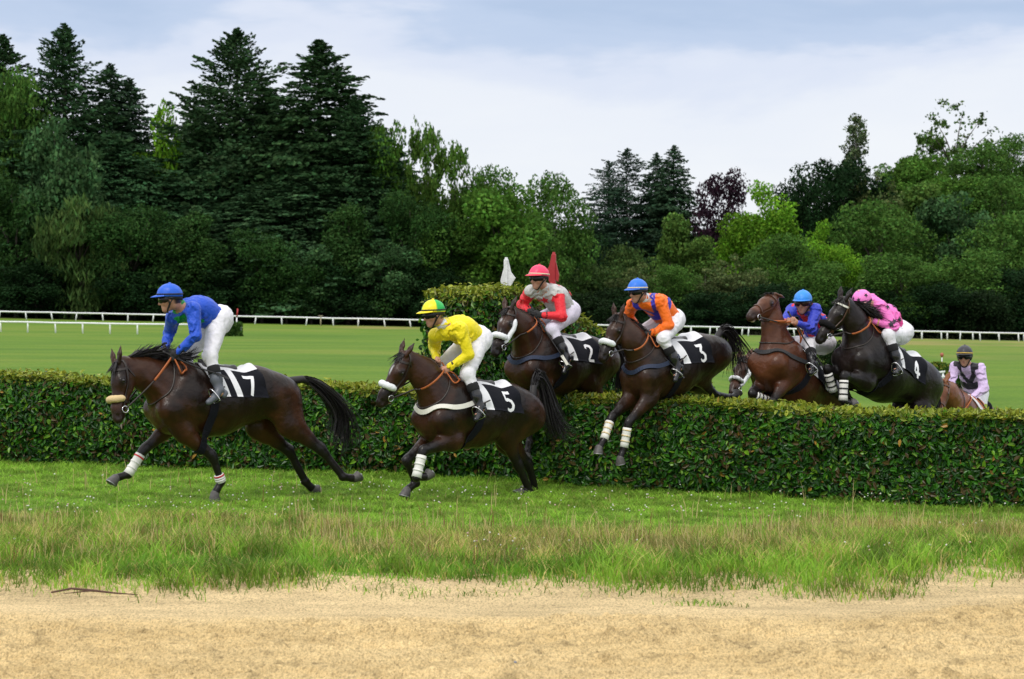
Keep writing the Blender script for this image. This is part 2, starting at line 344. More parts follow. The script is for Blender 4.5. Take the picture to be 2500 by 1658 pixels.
# ================================================================ HEDGES
def leaf_mesh(rng, P, Nn, L, Wd, fold=.25, up=.3):
    """laurel leaves: six corners, folded along the midrib. P base points, Nn facing directions"""
    n = len(P); d = rng.normal(size=(n, 3)); d[:, 2] += up; d -= .75 * Nn * (d * Nn).sum(1)[:, None]; d /= np.linalg.norm(d, axis=1)[:, None]
    nn = Nn + .45 * rng.normal(size=(n, 3)); s = np.cross(d, nn); s /= np.linalg.norm(s, axis=1)[:, None] + 1e-9; nn = np.cross(s, d)
    L = L[:, None]; W = Wd[:, None] / 2; f = fold * W
    c = lambda a, b, h: P + d * L * a + s * W * b + nn * h
    droop = -nn * L * .12
    V = np.stack([c(0, 0, 0), c(.3, -.9, f), c(.68, -.8, f) , c(1, 0, 0) + droop, c(.68, .8, f), c(.3, .9, f)], 1).reshape(-1, 3)
    b = np.arange(n)[:, None] * 6; return V, np.concatenate([b + [[0, 1, 2, 3]], b + [[3, 4, 5, 0]]])
LEAF = mat('laurel_leaf', attr='tint', rough=.36, spec=.32, translucent=.18)
CORE = mat('hedge_inside', (.010, .016, .005), rough=1, spec=.05, noise=(14, .8, (.022, .030, .008)))
def hedge(name, A, Bp, base_f, top_f, thick, seed, nface, ntop, label, leafL=.088, ends=True, bare=.10, back=True):
    """box hedge between ground points A and B (front foot line); thickness goes away from the camera"""
    rng = np.random.default_rng(seed); A = np.asarray(A, float); Bp = np.asarray(Bp, float); D = Bp - A; Ln = np.linalg.norm(D); D = D / Ln; Nn = np.array([-D[1], D[0]])
    root = empty(name, (*((A + Bp) / 2), 0)); o0 = np.array([*((A + Bp) / 2), 0])
    # core
    m = 60; t = np.linspace(.01, .99, m); prof = [(.34, .10), (.33, .5), (.33, .86), (.38, .925), (.5, .94), (.62, .925), (.68, .86), (.68, .5), (.66, .10)]
    rows = []
    for a, hh in prof:
        xy = A[None] + D[None] * (t * Ln)[:, None] + Nn[None] * (a * thick); zb = base_f(xy[:, 0], xy[:, 1]); zt = top_f(t) 
        rows.append(np.stack([xy[:, 0], xy[:, 1], (zb - .05) + (zt - zb - .02) * hh + .03 * (fbm(np.stack([t * Ln * 2, t * 0 + a * 5], -1), 3, seed) - .5)], -1))
    V = np.stack(rows, 1).reshape(-1, 3); k = len(prof); i = np.arange(m - 1)[:, None] * k; j = np.arange(k); q = np.stack([i + j, i + k + j, i + k + (j + 1) % k, i + (j + 1) % k], -1).reshape(-1, 4)
    caps = [np.array([[a, a + 1, k - 2 - a, k - 1 - a] for a in range(k // 2)]), np.array([[a, a + 1, k - 2 - a, k - 1 - a] for a in range(k // 2)]) + (m - 1) * k]
    me = mesh_np('branches', V - o0, [q] + caps, False); obj('branches', me, CORE, root)
    # stems near the foot
    for _ in range(int(Ln * 3)):
        tt = rng.random(); p = A + D * tt * Ln + Nn * (.12 + .3 * rng.random()) * thick; zb = float(base_f(p[0], p[1])); V, Q, T = tube([(p[0] - o0[0], p[1] - o0[1], zb - .05), (p[0] - o0[0] + .08 * rng.normal(), p[1] - o0[1] + .05 * rng.normal(), zb + .3)], [.012, .008], 5)
        obj('stem', mesh_np('stem', V, [Q, T]), mat('hedge_stem', (.035, .024, .012), rough=.9), root)
    def pts(n, which):
        t = rng.random(n); v = rng.random(n)
        if which == 'front' or which == 'back':
            bump = fbm(np.stack([t * Ln * 1.6, v * 3], -1), 3, seed + (3 if which == 'front' else 4)); a = (bump - .5) * .26 - .02 + .20 * rng.random(n) ** 1.5
            nrm = -Nn; a = a / thick
            if which == 'back': a = 1 - a; nrm = Nn
            hh = bare * .5 * fbm(np.stack([t * Ln * 1.3, t * 0], -1), 3, seed + 5) * 1.6 + v * 1.0; hh = np.minimum(hh, 1.0)
            nv = np.array([nrm[0], nrm[1], .25]) + 0 * t[:, None]; r = np.clip((hh - .93) / .07, 0, 1); a = a + (.06 * r if which == 'front' else -.06 * r)
        elif which == 'top':
            a = v; hh = 1.0 + (rng.random(n) - .55) * .05 / .9; nv = np.array([0, 0, 1.0]) + 0 * t[:, None]
        else:
            a = rng.random(n); hh = .05 + .95 * v; t = (0 if which == 'e0' else 1) + (rng.random(n) - .4) * (.12 / Ln) * (1 if which == 'e0' else -1)
            nv = np.array([*(D * (-1 if which == 'e0' else 1)), .25]) + 0 * t[:, None]
        xy = A + D * (t * Ln)[:, None] + Nn * (a * thick)[:, None]; zb = base_f(xy[:, 0], xy[:, 1]); zt = top_f(np.clip(t, 0, 1))
        P = np.stack([xy[:, 0], xy[:, 1], zb + (zt - zb) * hh], -1); return P, nv / np.linalg.norm(nv, axis=1)[:, None], hh, t
    sets = [('front', nface), ('top', ntop)] + ([('back', nface // 3)] if back else []) + ([('e0', nface // 14), ('e1', nface // 14)] if ends else [])
    AV, AF, AC = [], [], []; cnt = 0
    for w, n in sets:
        P, nv, hh, t = pts(n, w)
        if w == 'top': P[:, 2] += .07 * (fbm(np.stack([t * Ln * 2.2, t * 0], -1), 3, seed + 8) - .45) + (rng.random(n) < .12) * .07 * rng.random(n) * sstep(.45, .62, fbm(np.stack([t * Ln * 4, t * 0 + 3], -1), 2, seed))
        L = leafL * (.55 + .75 * rng.random(n)) * (.9 if w != 'top' else .8); V, F = leaf_mesh(rng, P, nv, L, L * (.40 + .16 * rng.random(n)), up=.9 if w == 'top' else .15)
        pat = fbm(np.stack([t * Ln * 2.2, P[:, 2] * 2.5], -1), 3, seed + 9); r = rng.random(n)
        c1, c2, c3 = np.array([.010, .052, .003]), np.array([.032, .135, .005]), np.array([.115, .245, .012])
        c = np.where((r < .50)[:, None], c1, np.where((r < .87)[:, None], c2, c3)) * (.7 + .6 * rng.random((n, 1)))
        rb = rng.random(n); c = np.where((rb < .10 + .14 * sstep(.5, .65, pat))[:, None], np.array([.065, .045, .010]), c); c = np.where((rb > .993)[:, None], np.array([[.36, .20, .03]]), c)
        y_ = sstep(.945, 1.01, hh + .07 * (rng.random(n) - .5)) * (.95 if w != 'top' else 1)
        tip = np.array([.30, .38, .040]) * (1 - rng.random((n, 1)) * .6) + rng.random((n, 1)) * np.array([.09, .05, .0]); c = c * (1 - y_[:, None]) + tip * y_[:, None]
        AV.append(V); AF.append(F + cnt); AC.append(np.repeat(c, 6, 0)); cnt += len(V)
    me = mesh_np('leaves', np.concatenate(AV) - o0, np.concatenate(AF), False); color_attr(me, np.concatenate(AC)); obj('leaves', me, LEAF, root)
    return tag(root, label, 'hedge')
hz0 = lambda x, y: -.20 * sstep(-3, 6, x)
hedge('hedge', HA, HB, hz0, lambda t: 1.07 - .17 * np.asarray(t) - .20 * np.asarray(t) ** 2 + .02 * np.sin(np.asarray(t) * 23), .70, 5, 82000, 22000, 'long low clipped laurel hedge running across the whole course in front of the runners')
W0, W1 = at(1180, 22.95, 0)[:2], at(1735, 27.0, 0)[:2]
def wing_top(t): t = np.asarray(t, float); return np.interp(t, [0, .14, .24, .36, .48, .7, 1.0], [2.14, 2.15, 2.08, 1.86, 1.62, 1.22, .88]) + .02 * np.sin(t * 17)
hedge('hedge', W0, W1, hz0, wing_top, .95, 8, 40000, 11000, 'tall hedge wing sloping down behind the runners numbered two and three', bare=.05)

# ================================================================ TREES
rngT = np.random.default_rng(77)
def diamonds(rng, P, d, n, L, W):
    """leaf clumps: bent diamonds. P centre, d along, n facing"""
    d = d / (np.linalg.norm(d, axis=1)[:, None] + 1e-9); s = np.cross(d, n); s /= np.linalg.norm(s, axis=1)[:, None] + 1e-9; nn = np.cross(s, d)
    L = L[:, None]; W = W[:, None]
    V = np.stack([P - d * L / 2, P - s * W / 2 - nn * W * .15 + d * L * .05, P + d * L / 2 - nn * L * .12, P + s * W / 2 - nn * W * .15 + d * L * .05], 1).reshape(-1, 3)
    return V, np.arange(len(P))[:, None] * 4 + np.array([[0, 1, 2, 3]])
def rnd_unit(rng, n):
    v = rng.normal(size=(n, 3)); return v / np.linalg.norm(v, axis=1)[:, None]
def crown_color(rng, n, base, clump):
    base = np.asarray(base); t = rng.random((n, 1)); c = base * (.55 + .9 * t) * (.62 + .76 * clump[:, None])  # tone per clump puts shading contrast into the leaf colour
    c[:, 0] *= .85 + .4 * rng.random(n); return c
def conifer(seed, R=.20, n=7000, droop=.25, taper=.85, gap=.0, leaf=.022, base=(.020, .045, .012), start=.06, irregular=.3, whorl=46):
    """unit height fir, spiky silhouette: whorls of drooping boughs with sprays"""
    rng = np.random.default_rng(seed); P, D, Nn, Lf, K = [], [], [], [], []; limbs = MB()
    NB = whorl * 11
    for w in range(NB):
        t = start + (1 - start) * ((w + rng.random()) / NB) ** .9
        rr = R * (1 - math.exp(-(1 - t) / R * taper)) * (1 if t > .12 else .8) + .004
        az = rng.uniform(0, 2 * np.pi); r = max(rr * (1 + irregular * (rng.random() ** 2 * 1.9 - .9)), .006)
        if rng.random() < gap: continue
        o = np.array([math.cos(az), math.sin(az), 0]); k = max(5, int(n / NB * (r / R * 1.7 + .2)))
        s = rng.random(k) ** .55; upc = .15 + .55 * sstep(.70, .98, t) + .25 * rng.random(); dr = droop * (.7 + .6 * rng.random())
        sp = .40 * r * np.sin(np.pi * np.clip(s, .12, .97)) + .002; lat = rng.normal(size=k) * .5 * sp; q = np.array([-o[1], o[0], 0])
        p = o * (r * s)[:, None] + q * lat[:, None]; p[:, 2] = t + r * (upc * s - dr * 1.3 * s * s) - abs(rng.normal(size=k)) * .22 * sp - .002
        d = o * .8 + q * (rng.normal(size=(k, 1)) * .6) + np.array([0, 0, 1]) * (upc - 2 * dr * s - .35 * rng.random(k))[:, None]
        P.append(p); D.append(d); Nn.append(rng.normal(size=(k, 3)) * .8 + [0, 0, .7] + o * .5); Lf.append(leaf * .66 * (.5 + .9 * rng.random(k)) * (.55 + .45 * r / R)); K.append(np.full(k, rng.random()))
        if w % 12 == 0 and r > .03: limbs.tube([(0, 0, t), (*(o[:2] * r * .6), t + r * .6 * (upc - dr))], [.0035 * (1.2 - t), .001], 4)
    P, D, Nn, Lf, K = map(np.concatenate, (P, D, Nn, Lf, K)); D = D / np.linalg.norm(D, axis=1)[:, None] + .55 * rnd_unit(rng, len(P)); V, F = diamonds(rng, P, D, Nn, Lf * 1.3, Lf * .75)
    me = mesh_np('crown', V, F, False); color_attr(me, np.repeat(crown_color(rng, len(P), base, K), 4, 0))
    limbs.tube([(0, 0, -.03), (.002, 0, .3), (0, .002, .7), (0, 0, .985)], [.015, .011, .006, .001], 7)
    return me, limbs.mesh('trunk')
def broadleaf(seed, lobes=46, n=9000, wid=.36, low=.12, leaf=.024, base=(.035, .090, .014), shape='round', loose=0., hang=0., lobe_r=(.05, .15)):
    rng = np.random.default_rng(seed); cs, rs = [], []
    tries = 0
    while len(cs) < lobes and tries < 6000:
        tries += 1; p = rng.uniform(-1, 1, 3); rr = np.linalg.norm(p)
        if rr > 1 or (rr < .5 and rng.random() < .7): continue
        z = low + (1 - low) * (p[2] + 1) / 2
        if shape == 'column': w = wid * (math.sin(math.pi * min(1, max(0, (z - low) / (1 - low))) ** .8) ** .6)
        elif shape == 'cone': w = wid * (1.05 - (z - low) / (1 - low)) ** .8
        else: w = wid
        h = math.sqrt(max(0, 1 - p[2] ** 2)) if shape == 'round' else 1
        q = rng.normal(size=2); q /= np.linalg.norm(q) + 1e-9; e = math.sqrt(rng.random()) * .82
        r = rng.uniform(*lobe_r) * (wid / .36) ** .5
        cs.append((q[0] * w * e * (h if shape == 'round' else 1), q[1] * w * e * (h if shape == 'round' else 1), min(max(z, low + r * .6), 1 - r * .75))); rs.append(r)
    cs, rs = np.array(cs), np.array(rs); k = rng.choice(len(cs), n, p=rs ** 2 / (rs ** 2).sum()); u = rnd_unit(rng, n); u[:, 2] = u[:, 2] * .9 + .12
    rad_ = rs[k] * (1 + .55 * (vnoise(u * 2.6 + k[:, None] * 3.7, 5) - .5)) * (1 - .5 * rng.random(n) ** 2.2 * (1 + loose)) * (1 + .18 * loose * rng.normal(size=n)); P = cs[k] + u * rad_[:, None] * np.array([1, 1, .9])
    nz = vnoise(P * 22, seed); keep = nz > (.22 + .25 * loose); P, u, k = P[keep], u[keep], k[keep]; n = len(P)
    D = rnd_unit(rng, n) + np.array([0, 0, -.5 - hang]); Nn = u * .8 + rnd_unit(rng, n) * .9 + [0, 0, .35]
    L = leaf * (.55 + .9 * rng.random(n)); 
    if hang: P[:, 2] -= hang * .04 * rng.random(n)
    V, F = diamonds(rng, P, D, Nn, L * (1.2 + hang), L * (.85 - .3 * min(hang, 1))); me = mesh_np('crown', V, F, False)
    kc = rng.random(len(cs))[k]; color_attr(me, np.repeat(crown_color(rng, n, base, kc), 4, 0))
    tb = MB(); zt = .62 if shape == 'round' else .9; tb.tube([(0, 0, -.04), (.008, .004, .2), (-.004, .01, .42), (0, 0, zt)], [.022, .016, .011, .003], 7)
    for q in rng.choice(len(cs), min(16, len(cs)), replace=False):
        z0 = max(.12, min(cs[q][2] * .55, .5)); tb.tube([(0, 0, z0), (*(cs[q][:2] * .5), z0 + (cs[q][2] - z0) * .6), tuple(cs[q])], [.008, .005, .0015], 5)
    return me, tb.mesh('trunk')
FOL = mat('foliage', attr='tint', rough=.8, spec=.08, translucent=.25); BARK = mat('bark', (.050, .040, .030), rough=.95, noise=(3, .7, (.09, .08, .065))); PALE_BARK = mat('pale_bark', (.22, .21, .18), rough=.9)
DK, MD, LT = (.016, .050, .012), (.072, .170, .024), (.060, .140, .018)
PROTO = {
 'fir': conifer(1, .30, 46000, taper=.66, base=(0.026, 0.065, 0.022), whorl=60), 'fir2': conifer(2, .36, 46000, droop=.15, taper=.64, gap=.03, base=(0.028, 0.071, 0.026), irregular=.32, whorl=50),
 'fir3': conifer(3, .28, 32000, droop=.35, taper=.85, base=(0.038, 0.090, 0.036), whorl=56), 'spruce': conifer(4, .17, 18000, droop=.3, taper=.55, base=(0.036, 0.078, 0.039), whorl=54),
 'wallfir': conifer(5, .36, 42000, droop=.45, taper=.95, base=(0.036, 0.093, 0.036), irregular=.28, whorl=56), 'pine': conifer(6, .36, 44000, droop=.04, taper=.64, gap=.0, base=(0.033, 0.075, 0.028), irregular=.34, whorl=52, leaf=.022),
 'cedar': conifer(7, .30, 20000, droop=.22, taper=.75, gap=.05, base=(0.024, 0.054, 0.030), irregular=.5, whorl=36),
 'round': broadleaf(10, base=MD, n=16000, leaf=.021), 'oak': broadleaf(11, 60, 18000, .42, .08, base=(.054, .126, .022), leaf=.019), 'dark': broadleaf(12, 70, 14000, .50, .05, base=(.011, .034, .010)),
 'light': broadleaf(13, 46, 20000, .40, .10, base=(.110, .250, .018), leaf=.019), 'mid': broadleaf(14, 44, 11000, .34, .05, base=(.080, .160, .030), shape='cone'),
 'loose': broadleaf(15, 44, 3000, .40, .26, base=(.060, .115, .026), loose=1.2, lobe_r=(.04, .075), leaf=.024), 'open': broadleaf(16, 54, 10000, .40, .16, base=(.060, .130, .020), loose=.5, lobe_r=(.05, .09)),
 'poplar': broadleaf(17, 150, 9000, .125, .04, base=(.085, .125, .055), shape='column', lobe_r=(.045, .08), leaf=.015, loose=.5), 'willow': broadleaf(18, 40, 9000, .36, .05, base=(.060, .115, .030), hang=1.2),
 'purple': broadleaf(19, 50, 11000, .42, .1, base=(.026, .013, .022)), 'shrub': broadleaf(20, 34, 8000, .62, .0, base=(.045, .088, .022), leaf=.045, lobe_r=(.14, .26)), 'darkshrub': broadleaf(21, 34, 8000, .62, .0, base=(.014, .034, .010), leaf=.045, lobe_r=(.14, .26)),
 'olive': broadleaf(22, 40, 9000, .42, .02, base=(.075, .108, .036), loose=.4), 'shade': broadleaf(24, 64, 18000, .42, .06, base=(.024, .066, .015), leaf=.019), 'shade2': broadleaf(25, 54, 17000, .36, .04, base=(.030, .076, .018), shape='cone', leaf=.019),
 'teal': broadleaf(23, 50, 12000, .36, .06, base=(.046, .108, .038)),
}
CATS = {'shrub': 'bush', 'darkshrub': 'bush'}
NAMES = {'fir': 'fir_tree', 'fir2': 'fir_tree', 'fir3': 'fir_tree', 'spruce': 'spruce_tree', 'wallfir': 'fir_tree', 'pine': 'pine_tree', 'cedar': 'cedar_tree', 'poplar': 'poplar_tree', 'willow': 'willow_tree', 'purple': 'beech_tree', 'shrub': 'bush', 'darkshrub': 'bush', 'oak': 'oak_tree'}
nT = [0]
def tree(kind, px, top, depth, width, label, base=None, group=None, seed=None):
    """px: photo column, top: photo row of its tip, width: photo pixels across; turned into real metres at its depth"""
    nT[0] += 1; r = random.Random(seed or nT[0]); p = at(px, depth, 0); gz = float(ground_z(p[0], p[1]))
    H = CAM_Z + (744 - top) * depth / FPX - gz; Wm = width * depth / FPX
    ref = {'fir': .27, 'fir2': .31, 'fir3': .26, 'spruce': .15, 'wallfir': .37, 'pine': .33, 'cedar': .27, 'poplar': .25, 'round': .78, 'oak': .88, 'dark': 1.02, 'light': .84, 'mid': .68, 'loose': .80, 'open': .84, 'willow': .78, 'purple': .88, 'shrub': 1.3, 'darkshrub': 1.3, 'olive': .88, 'teal': .78, 'shade': .88, 'shade2': .70}[kind]
    root = empty(NAMES.get(kind, 'broadleaf_tree'), (p[0], p[1], gz - .05), r.uniform(0, 6.28)); sx = Wm / ref
    c = obj('crown', PROTO[kind][0], FOL, root); t = obj('trunk', PROTO[kind][1], PALE_BARK if kind in ('light', 'poplar') else BARK, root)
    for o in (c, t): o.scale = (sx, sx * r.uniform(.9, 1.1), H)
    t.scale = (min(sx, H), min(sx, H), H)
    return tag(root, label, CATS.get(kind, 'tree'), group)
FW = 'dark conifers massed in the wood on the left'; BW = 'broadleaf trees along the left wood'; HS = 'trees massed on the wooded hillside on the right'; FR = 'bushes and small trees behind the white rail'
TREES = [
 # the wood on the left: tall firs on the skyline
 ('fir', 10, 85, 268, 190, 'tall dark fir cut off by the left edge of the picture', None), ('fir2', 160, 58, 264, 240, 'tall fir with a wide spiky crown, second from the left on the skyline', None),
 ('spruce', 272, 155, 272, 120, 'slim spruce with a thin pointed tip just right of the tall spiky fir', None), ('spruce', 318, 190, 275, 130, 'shorter blunt spruce beside the slim pointed spruce', None),
 ('pine', 580, 70, 266, 300, 'broad airy pine with sky showing through its crown, tallest tree left of centre', None), ('fir', 782, 98, 262, 270, 'tall black fir with a sharp pyramid tip, right end of the skyline firs', None),
 ('fir2', 868, 238, 256, 230, 'lower dark fir with a ragged right edge stepping down from the tallest black fir', None),
 ('fir3', 480, 262, 276, 150, 'fir half hidden behind the airy pine on its left side', None),
 ('wallfir', 660, 215, 268, 360, 'huge fir filling the space between the airy pine and the black fir', None),
 ('wallfir', 520, 300, 266, 340, 'broad grey-green fir below the airy pine', None), ('wallfir', 830, 330, 264, 330, 'broad dark fir under the black skyline fir', None), ('wallfir', 300, 340, 262, 330, 'dense dark fir behind the pale bushy tree', None),
 ('wallfir', 60, 300, 262, 340, 'dense dark fir below the fir at the left edge', None), ('fir3', 720, 420, 252, 260, 'drooping fir standing forward in the middle of the left wood', None), ('fir3', 610, 470, 252, 260, 'dark drooping fir above the rider in blue', None),
 ('wallfir', 960, 470, 260, 280, 'dark fir above the yellow cap at the right end of the left wood', None), ('wallfir', 420, 480, 260, 280, 'dark fir low in the wood above and right of the willow', None),
 ('fir', 395, 345, 272, 150, 'narrow dark fir behind the yellow-green treetop', None), ('fir3', 930, 360, 262, 240, 'fir rising behind the lower ragged dark fir', None),
 # broadleaf in front and between
 ('oak', 30, 180, 258, 230, 'dark green broadleaf tree under the fir at the left edge', None), ('light', 395, 258, 268, 220, 'yellow-green treetop in the dip between the spruces and the airy pine', None),
 ('teal', 150, 290, 247, 260, 'pale blue-green bushy tree in front of the spiky fir', None), ('willow', 195, 470, 243, 240, 'weeping pale willow hanging over the white rail on the left', None), ('oak', 40, 430, 246, 260, 'round green tree left of the weeping willow', None),
 ('oak', 320, 500, 245, 260, 'green leafy tree right of the weeping willow', None), ('mid', 470, 520, 242, 260, 'green bushy tree above the rider in the blue cap', None), ('teal', 940, 585, 243, 200, 'low rounded pale tree above the yellow cap', None),
 ('round', 945, 282, 258, 180, 'lit green treetop stepping down right of the firs', None), ('open', 1035, 290, 254, 150, 'thin open-crowned tree with bare twigs on the falling edge of the wood', None), ('open', 1100, 335, 252, 160, 'yellowish loose tree leaning out at the right end of the wood', None),
 ('oak', 1180, 412, 254, 220, 'dark treetop below the yellowish loose tree', None), ('round', 1225, 440, 246, 300, 'big round green tree above the white flag board', None), ('oak', 1100, 520, 248, 260, 'green tree in shade above the left end of the hedge wing', None),
 ('mid', 850, 500, 244, 220, 'mid-green pointed broadleaf tree under the right-hand firs', None), ('oak', 640, 560, 241, 230, 'leafy tree right of the rider in blue, in front of the firs', None), ('teal', 760, 600, 241, 190, 'bluish small tree in front of the drooping firs', None), ('oak', 1010, 470, 246, 230, 'round green tree in front of the dark fir above the yellow cap', None),
 ('oak', 700, 620, 240, 220, 'low leafy tree in the shade under the drooping fir', None), ('dark', 820, 640, 242, 240, 'very dark bush-like tree low under the firs', None), ('dark', 560, 650, 242, 260, 'black-green low tree behind the rail under the firs', None), ('dark', 90, 640, 242, 260, 'dark low tree behind the rail at the far left', None), ('dark', 330, 660, 242, 260, 'dark low tree behind the rail beneath the leafy tree', None), ('dark', 1050, 650, 243, 220, 'dark low tree behind the rail beside the hedge wing', None),
 # centre right: mid distance
 ('oak', 1355, 428, 275, 220, 'dark brownish-green tree just right of the red flag board', None), ('oak', 1300, 520, 262, 220, 'green tree behind the red flag board', None), ('cedar', 1530, 362, 335, 140, 'tall blue-black cedar, left of the pair of slim spires', None), ('cedar', 1486, 392, 342, 90, 'shorter cedar half behind the tall blue-black cedar', None),
 ('spruce', 1603, 372, 338, 62, 'slim left spire of the pair of spruces on the skyline', None), ('spruce', 1645, 354, 332, 76, 'slim taller right spire of the pair of spruces on the skyline', None), ('purple', 1765, 420, 326, 180, 'purple-leaved beech on the skyline', None),
 ('light', 1825, 448, 300, 260, 'bright lime-green tree in front of the purple beech', None), ('dark', 2040, 384, 345, 290, 'large dark domed evergreen below the poplar', None), ('dark', 1960, 430, 340, 200, 'left shoulder of dark evergreen next to the lime-green tree', None), ('poplar', 2088, 268, 372, 84, 'tall narrow poplar standing up from the dark dome', None),
 ('loose', 2330, 240, 400, 230, 'airy open-crowned tree high on the hill at the right', None), ('open', 2270, 320, 398, 130, 'small airy tree just left of the open-crowned tree on the hill', None),
 ('round', 2250, 372, 372, 200, 'green treetop right of the poplar on the hill', HS), ('round', 2180, 392, 365, 180, None, HS), ('oak', 2400, 352, 378, 220, None, HS), ('oak', 2480, 330, 385, 180, None, HS), ('round', 2330, 420, 340, 240, None, HS), ('olive', 2140, 420, 345, 200, None, HS), ('oak', 2450, 430, 335, 240, None, HS), ('mid', 2240, 450, 322, 220, None, HS),
 ('oak', 2150, 492, 285, 300, 'big rounded green tree behind the rider in pink', None), ('teal', 2330, 470, 290, 260, 'grey-green tree behind and above the rider in lilac', None), ('oak', 2450, 520, 280, 260, 'dark green tree near the right edge', None), ('light', 2030, 540, 282, 150, 'lime-green tree between the dark dome and the big rounded tree', None),
 ('mid', 1640, 525, 282, 170, 'pointed yellowish birch below the slim spires', None), ('oak', 1900, 575, 276, 220, 'green tree below the lime-green tree', None), ('mid', 1715, 580, 280, 140, 'pale pointed tree below the purple beech', None), ('olive', 1560, 640, 268, 200, 'grey-green willow-like bush above the orange rider', None), ('shrub', 1525, 605, 300, 150, 'bright rounded bush below the tall cedar', None),
 ('shrub', 1450, 650, 285, 190, 'light green low bushes at the foot of the brownish tree', None), ('dark', 1420, 560, 300, 180, 'shaded tree under the brownish-green tree', None), ('olive', 1720, 655, 264, 220, 'olive-green bush above the hindquarters of horse number three', None), ('oak', 1640, 650, 262, 180, 'dark green bush right of the orange rider', None),
 ('olive', 1800, 620, 266, 200, 'olive tree above the bay horse with its head up', None), ('oak', 2010, 640, 262, 220, 'green tree behind the rider in blue and red', None), ('light', 2040, 600, 268, 150, 'light green bush behind the pink cap', None), ('oak', 2200, 620, 262, 280, 'dark green tree behind the pink rider', None), ('oak', 2380, 610, 264, 280, 'dark green tree above the lilac rider', None), ('dark', 2480, 650, 261, 220, 'very dark tree low at the right edge', None),
 ('dark', 1880, 690, 258, 220, 'dark bush behind the rail above the bay horse', FR), ('dark', 2100, 700, 257, 240, None, FR), ('dark', 2290, 690, 257, 240, None, FR), ('dark', 1560, 720, 256, 220, None, FR), ('dark', 1730, 710, 257, 220, None, FR), ('darkshrub', 1400, 720, 254, 200, None, FR), ('darkshrub', 2400, 715, 255, 180, None, FR), ('darkshrub', 1230, 690, 252, 180, None, FR),
]
for i, (k, px, top, d, w, lb, grp) in enumerate(TREES):
    if grp == HS: lb = 'green leafy tree in the crowded wood on the hill at the right'
    if grp == FR: lb = 'dark low bush in the shade behind the white rail on the right'
    if px < 1080 and top >= 430 and k in ('oak', 'round', 'mid'): k = 'shade2' if k == 'mid' else 'shade'  # low trees of the left wood: shade painted in as darker leaf colour
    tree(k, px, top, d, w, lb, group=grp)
# the shaded undergrowth that closes the foot of the wood, and woods far beyond
def thicket(px0, px1, d, n, hh, kind, label, grp):
    r = random.Random(int(px0) + n)
    for i in range(n):
        px = px0 + (px1 - px0) * (i + .5) / n + r.uniform(-15, 15); p = at(px, d + r.uniform(-2, 3), 0); gz = float(ground_z(p[0], p[1])); h = hh * r.uniform(.8, 1.25); w = h * r.uniform(1.2, 1.7)
        root = empty('bush', (p[0], p[1], gz - .15), r.uniform(0, 6.28)); o = obj('foliage', PROTO[kind][0], FOL, root); o.scale = (w / 1.3, w / 1.3, h); t = obj('stem', PROTO[kind][1], BARK, root); t.scale = (h * .5, h * .5, h * .8); tag(root, label, 'bush', grp)
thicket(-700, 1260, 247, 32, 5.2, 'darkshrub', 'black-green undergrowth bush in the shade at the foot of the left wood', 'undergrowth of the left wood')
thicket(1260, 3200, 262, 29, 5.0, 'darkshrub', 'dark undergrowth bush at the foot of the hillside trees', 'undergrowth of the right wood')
# forest masses behind, one heap of trees that nobody could count
def far_wood():
    r = random.Random(5); Vs, Fs, Cs = [], [], []; cnt = 0
    rng = np.random.default_rng(9)
    for i in range(460):
        px = r.uniform(-1100, 3500); d = r.uniform(285, 330) if px < 1250 else r.uniform(345, 420)
        if 1380 < px < 1880 and d < 400: d = r.uniform(400, 440)
        p = at(px, d, 0); gz = float(ground_z(p[0], p[1])); h = r.uniform(6, 9) if px > 1250 else r.uniform(16, 24) if px < 950 else r.uniform(9, 13); n = 700
        if 1380 < px < 1900: h = r.uniform(5, 8)
        u = rnd_unit(rng, n); rr = (h * .40) * (.7 + .3 * rng.random(n)) ; P = u * rr[:, None] * [.9, .9, 1.25] * (1 + .35 * (vnoise(u * 2.5 + i, 3) - .5))[:, None] + [p[0], p[1], gz + h * .5]
        V, F = diamonds(rng, P, rnd_unit(rng, n) - [0, 0, .5], u + rnd_unit(rng, n) * .7, np.full(n, 1.1), np.full(n, .8)); b = np.array([.020, .055, .018]) if px < 950 else np.array([.030, .075, .016])
        Vs.append(V); Fs.append(F + cnt); cnt += len(V); Cs.append(np.repeat(crown_color(rng, n, b, np.full(n, r.random())), 4, 0))
    me = mesh_np('far_wood', np.concatenate(Vs), np.concatenate(Fs), False); color_attr(me, np.concatenate(Cs)); tag(obj('far_wood', me, FOL), kind='stuff', label='far green woodland closing the background behind the nearer trees', cat='woodland')
far_wood()

